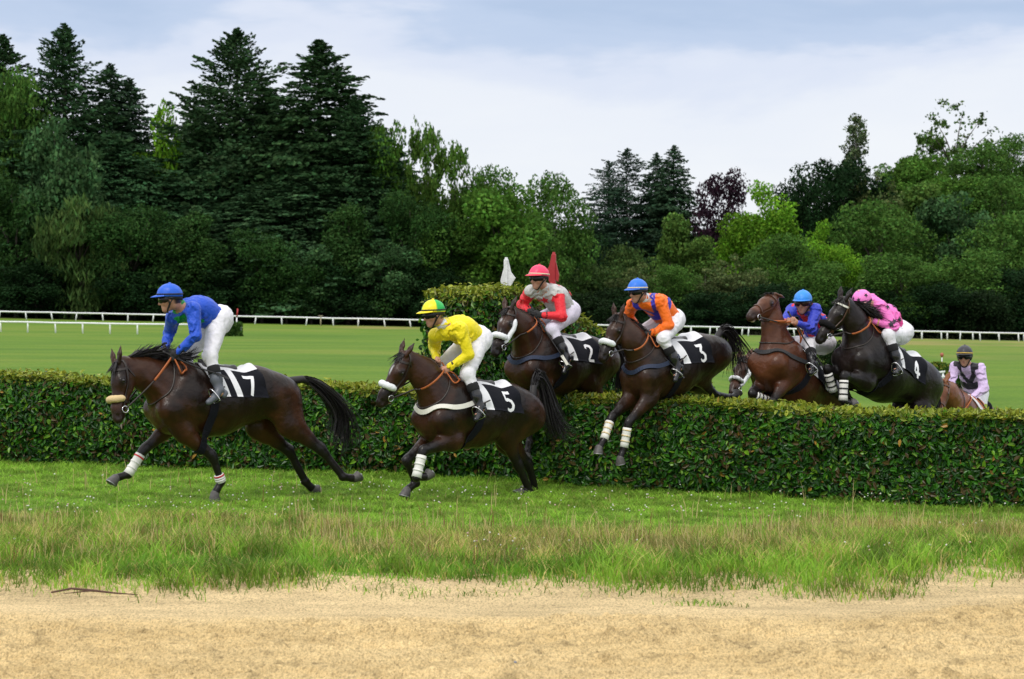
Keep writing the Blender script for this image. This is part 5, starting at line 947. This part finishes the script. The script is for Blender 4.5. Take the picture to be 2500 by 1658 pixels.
SPEC = {
 'seven': dict(label='dark bay racehorse with saddle cloth number 7 and tan fleece noseband, galloping in front', number='7', fleece=FLEECE_T, stripe=True, coat=(0.0102, 0.0051, 0.0034), coat2=(0.0516, 0.0183, 0.0070), hair=(.010, .008, .009), mane=dict(len=.22, up=.75, back=.75, side=-.1, drop=.15), mane_n=800, ear=(.95, .1),
   tail=[(-.18, 0, .02), (-.38, .01, -.10), (-.55, .02, -.27), (-.66, .0, -.47), (-.64, -.02, -.70)], tail_n=380, tail_j=.075, boots=[('FR', BOOTW, BOOTR), ('FL', BOOTW, BOOTR, .72)]),
 'five': dict(label='dark bay racehorse with cloth number 5, white fleece noseband and white breast strap', number='5', fleece=FLEECE_W, breast=WHITEWEB, **DARKBAY, hair=(.013, .011, .012), blaze=(.16, .26, .016), mane=dict(len=.07, up=.5, back=.5, side=-.3, drop=.3), ear=(.95, .1),
   tail=[(-.02, 0, .19), (-.09, 0, .27), (-.20, 0, .10), (-.28, .01, -.15), (-.38, .02, -.36), (-.48, .02, -.42)], tail_n=380, tail_j=.085, boots=[('FL', BOOTW, BOOTW)]),
 'two': dict(label='bay racehorse with cloth number 2 and white fleece cheekpieces, landing beside the hedge wing', number='2', fleece=FLEECE_W, cheek_fleece=True, breast=NAVY, coat=(0.0116, 0.0061, 0.0041), coat2=(0.0505, 0.0183, 0.0078), blaze=(.16, .20, .022), ear=(.9, .2), mane=dict(len=.16, up=.5, back=.8, side=-.2, drop=.3),
   tail=[(-.12, 0, .05), (-.3, 0, -.1), (-.4, 0, -.4), (-.45, 0, -.7)]),
 'three': dict(label='dark bay racehorse with cloth number 3 in mid-leap over the long hedge', number='3', fleece=FLEECE_W, breast=NAVY, coat=(0.0102, 0.0061, 0.0044), coat2=(0.0449, 0.0183, 0.0086), ear=(.85, .4), mane=dict(len=.15, up=.7, back=.7, side=-.2, drop=.3),
   tail=[(-.08, 0, .10), (-.22, 0, .07), (-.33, -.02, -.08), (-.40, -.04, -.22), (-.42, -.05, -.36)], tail_j=.15, tail_n=300, boots=[('FL', BOOTW, BOOTC), ('FR', BOOTW, BOOTC)]),
 'six': dict(label='reddish bay racehorse with its head thrown up high, rearing at the hedge', number='6', breast=BLACKWEB, coat=(.055, .018, .008), coat2=(.105, .036, .015), hair=(.012, .008, .007), leather=BROWN, ear=(.75, -.65), lip=True, mane=dict(len=.10, up=.4, back=.5, side=-.4, drop=.5),
   tail=[(-.12, 0, .05), (-.3, 0, -.1), (-.4, 0, -.4), (-.45, 0, -.7)], boots=[('FR', BOOTW, BOOTK)]),
 'four': dict(label='almost black racehorse with cloth number 4 and black fleece noseband, forelegs folded over the hedge', number='4', fleece=FLEECE_B, coat=(0.0075, 0.0051, 0.0044), coat2=(0.0150, 0.0088, 0.0068), leather=BROWN, browband=WHITEWEB, ear=(.85, .35), mane=dict(len=.30, up=.75, back=.85, side=.1, drop=.1), mane_n=800,
   tail=[(-.05, 0, -.04), (-.09, -.02, -.25), (-.08, -.03, -.5), (-.05, -.03, -.7)], tail_n=300, tail_j=.08, boots=[('FL', BOOTW, BOOTK), ('FR', BOOTW, BOOTK)]),
 'cheek': dict(label='bay racehorse with white cheekpieces, only its head showing behind the tail of number 3', number='2', fleece=FLEECE_W, cheek_fleece=True, fr=.024, coat=(.040, .015, .008), coat2=(.085, .032, .014), ear=(.9, .1), mane=dict(len=.12, up=.4, back=.6, side=-.3, drop=.4), tail=[(-.12, 0, .05), (-.3, 0, -.1), (-.4, 0, -.4), (-.45, 0, -.7)]),
 'chestnut': dict(label='chestnut racehorse coming last, head just above the hedge at the right', number='5', coat=(.115, .038, .014), coat2=(.20, .072, .025), black=(.10, .035, .015), hair=(.13, .05, .02), leather=BROWN, points=.5, ear=(1, .0), mane=dict(len=.12, up=.4, back=.6, side=-.3, drop=.4), tail=[(-.12, 0, .05), (-.3, 0, -.1), (-.4, 0, -.4), (-.45, 0, -.7)]),
}
SCALE = dict(three=.945, two=.975, six=.98)
HORSE = {k: build_horse(k, POSE[k], SPEC[k], SCALE.get(k, 1.0)) for k in SPEC}
# ================================================================ RIDERS
SKIN = mat('skin', attr='tint', rough=.5, spec=.35); SILK = mat('silk', attr='tint', rough=.45, spec=.3, sheen=.08, bump=(40, .6, .015)); BREECH = mat('breeches', (.74, .73, .77), rough=.7, bump=(26, .5, .015)); BREECH_L = mat('lilac_breeches', (.68, .64, .76), rough=.7, bump=(26, .5, .015))
BOOT = mat('riding_boot', (.010, .010, .012), rough=.22, spec=.55); BOOT_G = mat('grey_boot', (.085, .095, .115), rough=.4); CUFF = mat('boot_cuff', (.006, .006, .007), rough=.9); GLOVE = mat('black_glove', (.010, .010, .011), rough=.7)
LENS = mat('goggle_lens', (.006, .006, .008), rough=.22, spec=.35); STRAPM = mat('black_strap', (.010, .010, .010), rough=.7); WHIP = mat('whip_black', (.010, .009, .010), rough=.5); CAPM = mat('cap_silk', attr='tint', rough=.40, spec=.4, bump=(22, .35, .02)); HAIRB = mat('short_hair', (.035, .020, .012), rough=.8)
STARM_K = mat('star_black', (.015, .008, .02), rough=.6); STARM_R = mat('star_red', (.62, .015, .03), rough=.6); COLLAR = mat('white_scarf', (.72, .72, .76), rough=.8)
def hand_parts(B, el, ha, s, e=0., knuckle=True):
    d = ha - el; d /= np.linalg.norm(d); up = np.array([0, 0, 1.]) - d * d[2]; up /= np.linalg.norm(up); o = np.cross(up, d) * s
    o /= np.linalg.norm(o); w = ha - .085 * d
    B.cap(w, ha - .02 * d, .026 + e, .030 + e, .02, o, 1.45).cap(ha - .03 * d + up * .015, ha + .022 * d + up * .022, .021 + e, .017 + e, .012, o, 1.2).cap(ha - .03 * d - up * .015, ha + .018 * d - up * .024, .020 + e, .015 + e, .012, o, 1.2)
    for i, l in enumerate((.95, 1.05, 1.0, .82)):
        K = ha + .022 * d + up * (1.5 - i) * .0195 + o * .006; a = K + d * .026 * l - o * .010; b = a - o * .028 * l - d * .006; c = b - d * .026 * l + o * .004
        B.cap(K, a, .0100 + e, .0095 + e, .004).cap(a, b, .0092 + e, .0088 + e, .004).cap(b, c, .0086 + e, .0078 + e, .004)
    t0 = ha - .035 * d + up * .022 - o * .008; t1 = ha - .002 * d + up * .046 - o * .016; t2 = ha + .030 * d + up * .044 - o * .022
    B.cap(t0, t1, .0125 + e, .0110 + e, .006).cap(t1, t2, .0105 + e, .0085 + e, .004)
def build_rider(key, hr, jt, sp):
    rng = np.random.default_rng(sum(map(ord, key)) + 7); J = {k: np.array(v) for k, v in jt.items()}; hroot = hr['root']
    root = empty('person', hroot.location, hroot.rotation_euler.z); root.scale = hroot.scale; tag(root, sp['label'], 'rider')
    psi = hr['g']['yaw']; dl = sp['face'][0] - psi; pt = sp['face'][1]
    f = np.array([math.cos(pt) * math.cos(dl), math.cos(pt) * math.sin(dl), -math.sin(pt)]); u = np.array([0, 0, 1.]) - f * f[2]; u /= np.linalg.norm(u); L = np.cross(u, f)
    tl = sp.get('tilt', 0.); u, L = u * math.cos(tl) + L * math.sin(tl), L * math.cos(tl) - u * math.sin(tl)
    c = J['hed']; nek, pel = J['nek'], J['pel']; sdir = (nek - pel) / np.linalg.norm(nek - pel); left = J['shL'] - J['shR']; left /= np.linalg.norm(left); fn = np.cross(left, sdir); fn /= np.linalg.norm(fn); left = np.cross(sdir, fn)
    hl = J['hiL'] - J['hiR']; hl /= np.linalg.norm(hl)
    hp = lambda a, b, y=0.: c + a * f + b * u + y * L
    # ---------------- body: one continuous skin
    B = Body()
    B.ball(hp(-.012, .018), .094, .03).cap(hp(.026, .020), hp(.040, -.062), .070, .052, .03, L, 1.08).cap(hp(0, -.050), hp(.055, -.096), .056, .032, .03, L, 1.05).ball(hp(.070, -.106), .019, .015)
    B.cap(hp(.086, .004), hp(.108, -.036), .010, .0135, .012).ball(hp(.094, -.040, .010), .010, .008).ball(hp(.094, -.040, -.010), .010, .008)
    for s in (1, -1):
        B.ball(hp(.058, -.028, s * .046), .026, .03).cap(hp(.078, .022, s * .012), hp(.066, .022, s * .048), .012, .010, .015).ball(hp(.086, .000, s * .032), .014, .010, sub=True).ball(hp(.074, .000, s * .030), .0125, .004)
        B.cap(hp(-.012, .008, s * .086), hp(-.004, -.032, s * .082), .023, .014, .01, L, 2.2)
    B.cap(hp(.085, -.066, .014), hp(.085, -.066, -.014), .0085, .0085, .006).cap(hp(.083, -.079, .012), hp(.083, -.079, -.012), .009, .009, .006)
    B.cap(nek - .02 * sdir, hp(-.025, -.055), .060, .054, .03)
    mid = (nek + pel) / 2 - fn * .035; ch = nek - .12 * sdir - fn * .01
    B.cap(pel, mid, .128, .125, .06, fn, 1.25).cap(mid, ch, .130, .125, .06, fn, 1.25).cap(J['shL'] - left * .02, J['shR'] + left * .02, .060, .060, .06)
    for s, l in ((1, 'L'), (-1, 'R')):
        sh, el, ha, hi, kn, an, to = [J[k + l] for k in ('sh', 'el', 'ha', 'hi', 'kn', 'an', 'to')]; fd = (ha - el) / np.linalg.norm(ha - el); wr = ha - .085 * fd
        B.cap(sh, el, .052, .040, .04).cap(el, wr, .040, .027, .02); hand_parts(B, el, ha, s)
        B.cap(hi, kn, .088, .058, .05).cap(kn, an, .052, .036, .03).cap(kn + .10 * (an - kn) - .02 * (to - an), kn + .5 * (an - kn) - .03 * (to - an), .048, .04, .03).cap(an, an + .62 * (to - an), .032, .024, .02)
    sk = np.array(sp.get('skin', (.48, .25, .17))); eyeP = [hp(.082, .000, s * .031) for s in (1, -1)]
    def skincol(V):
        n = vnoise(V * 40, 2)[:, None]; col = sk * (.88 + .24 * n); q = np.linalg.norm(V - hp(.088, -.072), axis=1); m = sstep(.024, .010, q)[:, None]; m = m * (abs((V - hp(0, -.072)) @ u) < .014)[:, None]; col = col * (1 - .5 * m) + .5 * m * np.array([.40, .12, .10])
        stub = (sstep(-.045, -.08, (V - c) @ u) * sstep(.15, .12, np.linalg.norm(V - c, axis=1)) * (((V - c) @ f) > -.02))[:, None] * .30; col = col * (1 - stub * np.array([.5, .45, .4])); ck = np.minimum(*[np.linalg.norm(V - hp(.075, -.03, s * .05), axis=1) for s in (1, -1)]); m = (.35 * sstep(.04, .01, ck))[:, None]; col = col * (1 - m) + m * np.array([.52, .20, .15])
        for e in eyeP: q = np.linalg.norm(V - e, axis=1)[:, None]; col = np.where(q < .010, .05, col)
        hb = sstep(.04, .0, (V - c) @ f + .06)[:, None] * (((V - c) @ u) > -.06)[:, None] * (np.linalg.norm(V - c, axis=1) < .14)[:, None]; return col * (1 - hb) + hb * np.array([.035, .02, .013])
    obj('body', B.mesh('body', .0062, color=skincol), SKIN, root)
    # ---------------- silks
    S = Body(); md = mid - fn * .01
    S.cap(pel + .07 * sdir, md, .150, .150, .06, fn, 1.22).cap(md, ch, .152, .142, .06, fn, 1.22).cap(J['shL'] - left * .015, J['shR'] + left * .015, .073, .073, .05).cap(nek - .05 * sdir, nek + .35 * (hp(-.02, -.06) - nek), .080, .064, .03).ball(mid - .05 * sdir + fn * .03, .135, .06)
    arms = []
    for l in 'LR':
        sh, el, ha = [J[k + l] for k in ('sh', 'el', 'ha')]; fd = (ha - el) / np.linalg.norm(ha - el); wr = ha - .080 * fd; S.cap(sh, el, .070, .058, .03).cap(el, wr - .03 * fd, .058, .040, .02).cap(wr - .03 * fd, wr + .005 * fd, .036, .037, .01); arms.append((sh, el, wr))
    def folds(P): 
        q = (P - nek) @ sdir; w = fbm(P * 9 + 3, 3, 5); return .009 * (fbm(P * 13, 3, 11) - .5) + .0095 * np.sin(q * 85 + w * 18) * sstep(.32, .58, vnoise(P * 6, 9)) 
    def arm_m(V):
        m = np.zeros(len(V))
        for sh, el, wr in arms:
            for a, b in ((sh, el), (el, wr)): t = np.clip(((V - a) @ (b - a)) / ((b - a) @ (b - a)), 0, 1); q = np.linalg.norm(V - a - t[:, None] * (b - a), axis=1); tt = t if a is sh else t * 0 + 1; m = np.maximum(m, (q < .085) * sstep(.0, .14, tt))
        return m
    X = lambda V: ((V - nek) @ sdir, (V - nek) @ left, (V - nek) @ fn, arm_m(V))
    def elbow_t(V): return np.maximum.reduce([np.clip(((V - el) @ (wr - el)) / ((wr - el) @ (wr - el)), 0, 1) * (np.linalg.norm(V - (el + np.clip(((V - el) @ (wr - el)) / ((wr - el) @ (wr - el)), 0, 1)[:, None] * (wr - el)), axis=1) < .075) for sh, el, wr in arms])
    shirt = obj('shirt', S.mesh('shirt', .0075, noise=folds, color=lambda V: sp['silk'](V, *X(V), elbow_t(V))), SILK, root)
    for star in sp.get('stars', []):
        p0, rr, rot_ = star; p = {'t': lambda a, b, e: nek - sdir * a + left * b + fn * .14 * e, 'L': lambda a, b, e: (arms[0][0] + (arms[0][1] - arms[0][0]) * a if a <= 1 else arms[0][1] + (arms[0][2] - arms[0][1]) * (a - 1)) + left * .06 * b - fn * .06 * e}[p0[0]](*p0[1:])
        p = S.snap(p[None], .004)[0]; nn = S.grad(p[None])[0]; a = np.array([0, 0, 1.]) - nn * nn[2]; a /= np.linalg.norm(a); b = np.cross(a, nn); v2, q, t = star2d(rr); cr, sr = math.cos(rot_), math.sin(rot_); v2 = v2 @ np.array([[cr, sr], [-sr, cr]])
        V = S.snap(p + v2[:, :1] * b + v2[:, 1:] * a, .017, 4); obj('star', mesh_np('star', V, [q, t]), sp['starmat'], shirt)
    if sp.get('cuffs', True):
        for sh, el, wr in arms: dd = (wr - el) / np.linalg.norm(wr - el); V, Q, T = tube([wr - .040 * dd, wr - .022 * dd], .0425, 12); obj('wrist_band', mesh_np('wrist_band', V, [Q, T]), sp.get('cuffmat', STRAPM), shirt)
    if sp.get('collar'): V, Q, T = tube([nek + .15 * (hp(-.02, -.06) - nek), nek + .62 * (hp(-.02, -.06) - nek)], [.074, .066], 14); obj('collar', mesh_np('collar', V, [Q, T]), sp['collar'], shirt)
    # ---------------- breeches and boots
    Q_ = Body(); Q_.ball(pel, .142, .06, hl, .92).cap(pel, pel + .10 * sdir, .135, .130, .05, fn, 1.15)
    for s in (1, -1): Q_.ball(pel - fn * .055 - sdir * .030 + hl * s * .065, .105, .05)
    for l in 'LR': hi, kn, an = J['hi' + l], J['kn' + l], J['an' + l]; Q_.cap(hi, kn, .108, .073, .06).cap(kn, kn + .34 * (an - kn), .070, .056, .03).ball(kn + .012 * (kn - hi) / .41, .068, .03)
    def bf(P): return .008 * (fbm(P * 11, 3, 21) - .5) + .003 * np.sin(fbm(P * 5, 2, 4) * 40)
    obj('breeches', Q_.mesh('breeches', .0085, noise=bf), sp.get('breech', BREECH), root)
    for s, l in ((1, 'L'), (-1, 'R')):
        kn, an, to = J['kn' + l], J['an' + l], J['to' + l]; sh = (an - kn) / .40; ft = (to - an) / .19; dn = sh - ft * (sh @ ft); dn /= np.linalg.norm(dn); K = Body()
        K.cap(kn + .14 * sh, kn + .26 * sh, .060, .060, .02).cap(kn + .26 * sh, an - .03 * sh, .060, .043, .02).cap(an - .02 * sh, an + .09 * ft + .010 * dn, .045, .036, .03).cap(an + .08 * ft + .012 * dn, an + .175 * ft + .018 * dn, .037, .030, .02).cap(an - .045 * ft + .030 * dn, an - .02 * ft + .045 * dn, .033, .028, .02)
        bo = obj('riding_boot', K.mesh('riding_boot', .0075), sp.get('boot', BOOT), root); V, Q, T = tube([kn + .115 * sh, kn + .135 * sh, kn + .19 * sh, kn + .20 * sh], [.060, .066, .066, .061], 16); obj('boot_cuff', mesh_np('boot_cuff', V, [Q, T]), CUFF, bo)
        # stirrup: leather to the saddle and an iron under the sole
        b0 = an + .085 * ft + .062 * dn; sd = np.cross(ft, dn); sd /= np.linalg.norm(sd); top = b0 - dn * .145 + sd * 0; arch = [b0 + sd * .056, b0 + sd * .058 - dn * .05, b0 + sd * .035 - dn * .125, top, b0 - sd * .035 - dn * .125, b0 - sd * .058 - dn * .05, b0 - sd * .056, b0 + sd * .056]
        V, Q, T = tube(smooth_path(arch, 36), .0065, 6); obj('stirrup', mesh_np('stirrup', V, [Q, T]), SILVER, hr['saddle'])
        sp0 = hr['T'](.10, s * .30, .16); P = resample([sp0, (sp0 + top) / 2 + [0, s * .01, 0], top], 14); P = P + hr['torso'].grad(P) * np.maximum(.03 - hr['torso'].dist(P), 0)[:, None]; V, Q, T = tube(P, .008, 6); obj('stirrup_leather', mesh_np('stirrup_leather', V, [Q, T]), LEATHER, hr['saddle'])
    if sp.get('gloves', True):
        for s, l in ((1, 'L'), (-1, 'R')): G = Body(); el, ha = J['el' + l], J['ha' + l]; hand_parts(G, el, ha, s, .0035); fd = (ha - el) / np.linalg.norm(ha - el); G.cap(ha - .125 * fd, ha - .07 * fd, .034, .031, .015); obj('glove', G.mesh('glove', .0045), GLOVE, root)
    # ---------------- helmet, goggles, straps
    tlt = .16; hf, hu = f * math.cos(tlt) + u * math.sin(tlt), u * math.cos(tlt) - f * math.sin(tlt); hc = hp(-.008, .034); R1, R2, R3 = .128, .108, .118; nth, nph = 40, 14
    hq = lambda th, ph, e=0.: hc + hf * ((R1 + e) * np.cos(ph) * np.cos(th))[..., None] + L * ((R2 + e) * np.cos(ph) * np.sin(th))[..., None] + hu * ((R3 + e) * np.sin(ph))[..., None]
    th = np.arange(nth) / nth * 2 * np.pi; ph = np.linspace(-.12, np.pi / 2, nph)[:-1]; Th, Ph = np.meshgrid(th, ph); V = hq(Th, Ph, .004 * (fbm(np.stack([np.cos(Th) * 3, np.sin(Th) * 3, Ph * 4], -1), 3, 3) - .5) * 2).reshape(-1, 3); V = np.concatenate([V, [hc + hu * R3]]); inner = hq(th, th * 0 - .12, -.014); V = np.concatenate([V, inner]); m = nph - 1; i = np.arange(nth); j = (i + 1) % nth
    Q = np.concatenate([np.stack([k * nth + i, k * nth + j, (k + 1) * nth + j, (k + 1) * nth + i], 1) for k in range(m - 1)] + [np.stack([j, i, m * nth + 1 + i, m * nth + 1 + j], 1)]); T = np.stack([(m - 1) * nth + i, (m - 1) * nth + j, np.full(nth, m * nth)], 1)
    me = mesh_np('helmet', V, [Q, T]); W = V - hc; color_attr(me, sp['cap'](np.arctan2(W @ L, W @ hf), np.arcsin(np.clip((W @ hu) / R3, -1, 1)))); hel = obj('helmet', me, CAPM, root)
    if sp.get('capstars'):
        for t0, p0 in ((.5, .45), (1.5, .55), (-.3, .6), (2.6, .5), (-1.5, .55)):
            v2, q, t = star2d(.030); P = hq(np.array(t0) - v2[:, 0] / .11, np.array(p0) + v2[:, 1] / .115, .005); obj('star', mesh_np('star', P, [q, t]), sp['starmat'], hel)
    bt = MB(); bt.add(*tube([hc + hu * (R3 - .004), hc + hu * (R3 + .004), hc + hu * (R3 + .010)], [.016, .015, .006], 10)); me = bt.mesh('button'); color_attr(me, sp['peak']); obj('button', me, CAPM, hel)
    a = np.linspace(-1.15, 1.15, 23); base = hq(a, a * 0 + .0, .002); outw = (hf * np.cos(a)[:, None] + L * np.sin(a)[:, None] * .5) * (.060 * np.cos(a * 1.2) ** .8)[:, None] - hu * (.018 * np.cos(a))[:, None] + f * 0
    V = np.concatenate([base + hu * .004, base + outw * .55 + hu * .004, base + outw, base + outw - hu * .005, base + outw * .55 - hu * .004, base - hu * .006]); n_ = len(a); k = np.arange(n_ - 1); Q = np.concatenate([np.stack([r * n_ + k, r * n_ + k + 1, ((r + 1) % 6) * n_ + k + 1, ((r + 1) % 6) * n_ + k], 1) for r in range(6)]); me = mesh_np('peak', V, Q[:, ::-1]); color_attr(me, sp['peak']); obj('peak', me, CAPM, hel)
    def ringband(nm, p0, p1, e, mt, par):
        V = np.concatenate([hq(th, th * 0 + p, ee) for p, ee in ((p0, .0), (p0, e), (p1, e), (p1, .0))]); Q = np.concatenate([np.stack([r * nth + i, r * nth + j, (r + 1) * nth + j, (r + 1) * nth + i], 1) for r in range(3)]); return obj(nm, mesh_np(nm, V, Q), mt, par)
    if sp.get('band'): ringband('cap_band', .03, .14, .005, sp['band'], hel)
    V = np.concatenate([hq(th, th * 0 - .10, -.006), hq(th, th * 0 - .10, -.006) - u * .016 * (1 + .6 * np.cos(th + np.pi))[:, None] - u * .016, hq(th, th * 0 - .1, -.014) - u * .016 * (1 + .6 * np.cos(th + np.pi))[:, None] - u * .016]); obj('lining', mesh_np('lining', V, np.concatenate([np.stack([r * nth + j, r * nth + i, (r + 1) * nth + i, (r + 1) * nth + j], 1) for r in range(2)])), STRAPM, hel)
    for s in (1, -1):
        for q0 in (hp(.030, .02, s * .098), hp(-.035, .01, s * .094)): P = B.snap(smooth_path([q0, hp(.010, -.05, s * .078), hp(.040, -.105, s * .035), hp(.045, -.122, 0)], 22), .005); V, Q, T = tube(P, .0075, 6); obj('chin_strap', mesh_np('chin_strap', V, [Q, T]), STRAPM, hel)
    gg = empty('goggles'); gg.parent = root; a = np.linspace(-1.35, 1.35, 31); ctr = hp(-.006, .001); R = lambda e: ctr + f * ((.107 + e) * np.cos(a))[:, None] + L * ((.090 + e) * np.sin(a))[:, None]
    hh = (.036 * (1 - .45 * np.exp(-(a / .16) ** 2)) * np.sqrt(np.clip(1 - (abs(a) / 1.4) ** 8, .1, 1)))[:, None]; lo_ = .6 - .45 * np.exp(-(a / .2) ** 2)[:, None]; V = np.concatenate([R(.0) + u * hh, R(.012) + u * hh * .8, R(.013) - u * hh * lo_ * 1.3, R(.0) - u * hh * lo_ * 1.6]); n_ = len(a); k = np.arange(n_ - 1); obj('lens', mesh_np('lens', V, np.concatenate([np.stack([r * n_ + k, r * n_ + k + 1, (r + 1) * n_ + k + 1, (r + 1) * n_ + k], 1)[:, ::-1] for r in range(3)])), LENS if not sp.get('lens') else sp['lens'], gg)
    a = np.linspace(1.2, 2 * np.pi - 1.2, 24); P = ctr + f * (.098 * np.cos(a))[:, None] + L * (.090 * np.sin(a))[:, None] + u * (.012 * (1 - np.cos(a)))[:, None] * .5; P = P + B.grad(P) * np.maximum(.004 - B.dist(P), 0)[:, None]; V, Q, T = tube(P, .007, 6); obj('goggle_strap', mesh_np('goggle_strap', V, [Q, T]), STRAPM, gg)
    build_reins(hr, [J['haL'] + [0, -.012, 0], J['haR'] + [0, .012, 0]], hr['root'])
    # ---------------- whip in the hand
    if sp.get('whip'):
        hand, tip, flap, lab = sp['whip']; h0 = J['ha' + hand]; tip = np.array(tip); d = (tip - h0) / np.linalg.norm(tip - h0); wr = empty('riding_whip', hroot.location, hroot.rotation_euler.z); wr.scale = hroot.scale; P = resample([h0 - d * .14, h0, h0 + d * .2, tip], 12); P[:, 2] -= .02 * np.sin(np.linspace(0, np.pi, 12))
        V, Q, T = tube(P, np.linspace(.011, .0065, 12), 8); obj('shaft', mesh_np('shaft', V, [Q, T]), WHIP, wr); V, Q, T = tube([h0 - d * .145, h0 - d * .12], .014, 8); obj('knob', mesh_np('knob', V, [Q, T]), WHIP, wr); bx = MB(); e1 = np.cross(d, [0, 1., 0]); e1 /= np.linalg.norm(e1); M = np.stack([d, e1, np.cross(d, e1)], 1); bx.box(tip + d * .05, (.13, .042 if flap else .022, .008), M=M); obj('flap', bx.mesh('flap', False), flap or WHIP, wr); tag(wr, lab, 'whip')
    return root
def cc(*a): return np.array(a, float)
def pick(n, base): return np.tile(np.asarray(base, float), (n, 1))
def mixc(c, m, col): m = np.clip(m, 0, 1)[:, None]; return c * (1 - m) + m * np.asarray(col, float)
def silk_seven(V, x, y, z, arm, el):
    c = pick(len(V), (.012, .075, .52)); m = (z > -.0) * (abs(y) < .085 + .12 * np.clip(-x - .05, 0, .3) * 0) * (x > -.24) * (x < .03) * (arm < .4); c = mixc(c, m * 1., (.0, .26, .045)); return mixc(c, (x > .015) * (np.hypot(y, z) < .09) * 1., (.0, .28, .05))
def silk_five(V, x, y, z, arm, el): c = pick(len(V), (.84, .70, .012)); return mixc(c, (abs(y) < .008) * (z > .05) * (arm < .3) * .4, (.6, .48, .01))
def silk_two(V, x, y, z, arm, el): c = pick(len(V), (.50, .50, .48)); return mixc(c, (arm > .45) * 1., (.72, .022, .035))
def silk_three(V, x, y, z, arm, el):
    c = pick(len(V), (.86, .155, .008)); blue = (.035, .035, .42); yy = abs(y)
    br = (abs(yy - (.0 + .085 * np.clip((x + .22) / .20, 0, 1.15))) < .027) * (x > -.25) * (arm < .35); belt = (abs(x + .24) < .036) * (arm < .5); return mixc(c, np.maximum(br, belt) * 1., blue)
def silk_six(V, x, y, z, arm, el):
    c = pick(len(V), (.030, .050, .46)); r = (.66, .025, .045); m = ((abs(y) < .045) * (z > .0)) + (abs(abs(y) - .125) < .014) * (arm < .6) + (x > .05) * (np.hypot(y, z) < .10); return mixc(c, (m > 0) * 1., r)
def silk_four(V, x, y, z, arm, el): c = pick(len(V), (.82, .17, .52)); return mixc(c, sstep(-.26, -.36, x) * (arm < .3), (.60, .035, .22))
def silk_eight(V, x, y, z, arm, el):
    c = pick(len(V), (.62, .47, .72)); k = (.016, .015, .022); m = (abs(abs(y) - .10 * np.clip((x + .20) / .17, -1.0, 1.25)) < .040) * (x > -.33) * (arm < .5) + (abs(abs(y) - .11) < .05) * (x > -.05) * (arm < .5) + (abs(x + .25) < .045) * (arm < .5); return mixc(c, (m > 0) * 1., k)
solid = lambda *c: (lambda th, ph: np.tile(np.array(c, float), (len(th), 1)))
def cap_five(th, ph): q = (np.floor((th + 2 * np.pi + .09) / (np.pi / 2)).astype(int) % 2 == 1); return np.where((q & (ph > -.02))[:, None], (.015, .42, .07), (.84, .70, .012))
BLUE, ROYAL, PINKR, PINK = (.020, .16, .66), (.010, .10, .58), (.82, .045, .13), (.84, .20, .56)
GOLD = mat('gold_band', (.55, .36, .05), rough=.5); CREAM = mat('cream_band', (.70, .58, .42), rough=.6)
RS = {
 'seven': dict(label='rider in royal blue silks and blue cap standing over horse number 7', face=(rad(12), rad(10)), silk=silk_seven, cap=solid(*ROYAL), peak=ROYAL, boot=BOOT_G, band=STRAPM, whip=('L', (.206, .37, .297), None, 'black whip pointing back from the glove of the rider in royal blue')),
 'five': dict(label='rider in plain yellow silks and yellow and green quartered cap on horse number 5', face=(rad(28), rad(12)), silk=silk_five, cap=cap_five, peak=(.84, .70, .012), band=STRAPM, gloves=False, collar=COLLAR),
 'two': dict(label='rider in silver silks with red stars and red sleeves under a pink cap', face=(rad(42), rad(6)), silk=silk_two, cap=solid(*PINKR), peak=(.78, .04, .09), band=CREAM, breech=BREECH_L, stars=[(('t', .06, .0, 1), .062, .1), (('t', .05, .10, 1), .044, .3), (('t', .07, -.10, 1), .044, -.3), (('t', .26, .12, .5), .042, .2), (('t', .10, .13, -.6), .048, .4), (('t', .28, .13, -.6), .048, .1), (('t', .30, -.08, 1), .04, .5), (('t', .02, .05, -1), .045, .2)], starmat=STARM_R, whip=('L', (.368, .37, .122), WHITEWEB, 'black whip with a white flap held by the rider in the pink cap')),
 'three': dict(label='rider in orange silks with blue bands and a bright blue cap', face=(rad(38), rad(10)), silk=silk_three, cap=solid(*BLUE), peak=(.016, .12, .55), band=CREAM, collar=COLLAR, cuffmat=mat('orange_cuff', (.5, .12, .02), rough=.7), whip=('L', (.342, .37, -.019), None, 'black whip slanting down beside the boot of the orange rider')),
 'six': dict(label='rider in blue and red silks crouched behind the neck of the rearing reddish bay', face=(rad(66), rad(8)), silk=silk_six, cap=solid(.030, .25, .72), peak=(.025, .20, .64), gloves=False, cuffs=False, lens=mat('brown_lens', (.035, .014, .010), rough=.25, spec=.35), whip=('L', (.082, .37, .296), None, 'black whip hanging from the hand of the rider in blue and red')),
 'four': dict(label='rider in pink silks and pink cap with black stars, bent low', face=(rad(40), rad(38)), silk=silk_four, cap=solid(*PINK), peak=(.74, .40, .38), gloves=False, cuffmat=mat('tan_cuff', (.62, .35, .15), rough=.7), stars=[(('L', .1, .7, .5), .040, .1), (('L', .75, 1, .3), .040, .4), (('L', 1.35, 1, .5), .045, .2), (('t', .03, .10, -.8), .040, .0), (('t', .22, .02, -1), .042, .3), (('t', .10, -.10, -1), .040, .5), (('t', .30, .12, -.6), .04, .2)], starmat=STARM_K, capstars=True, whip=('R', (-.02, -.40, .36), None, 'black whip on the far side of the almost black horse')),
 'chestnut': dict(label='rider in pale lilac silks with black crossed bands and black cap, at far right', face=(rad(68), rad(6)), silk=silk_eight, cap=solid(.030, .030, .038), peak=(.014, .014, .017), band=GOLD, cuffs=False),
}
for k in RS: build_rider(k, HORSE[k], RIDER[k], RS[k])
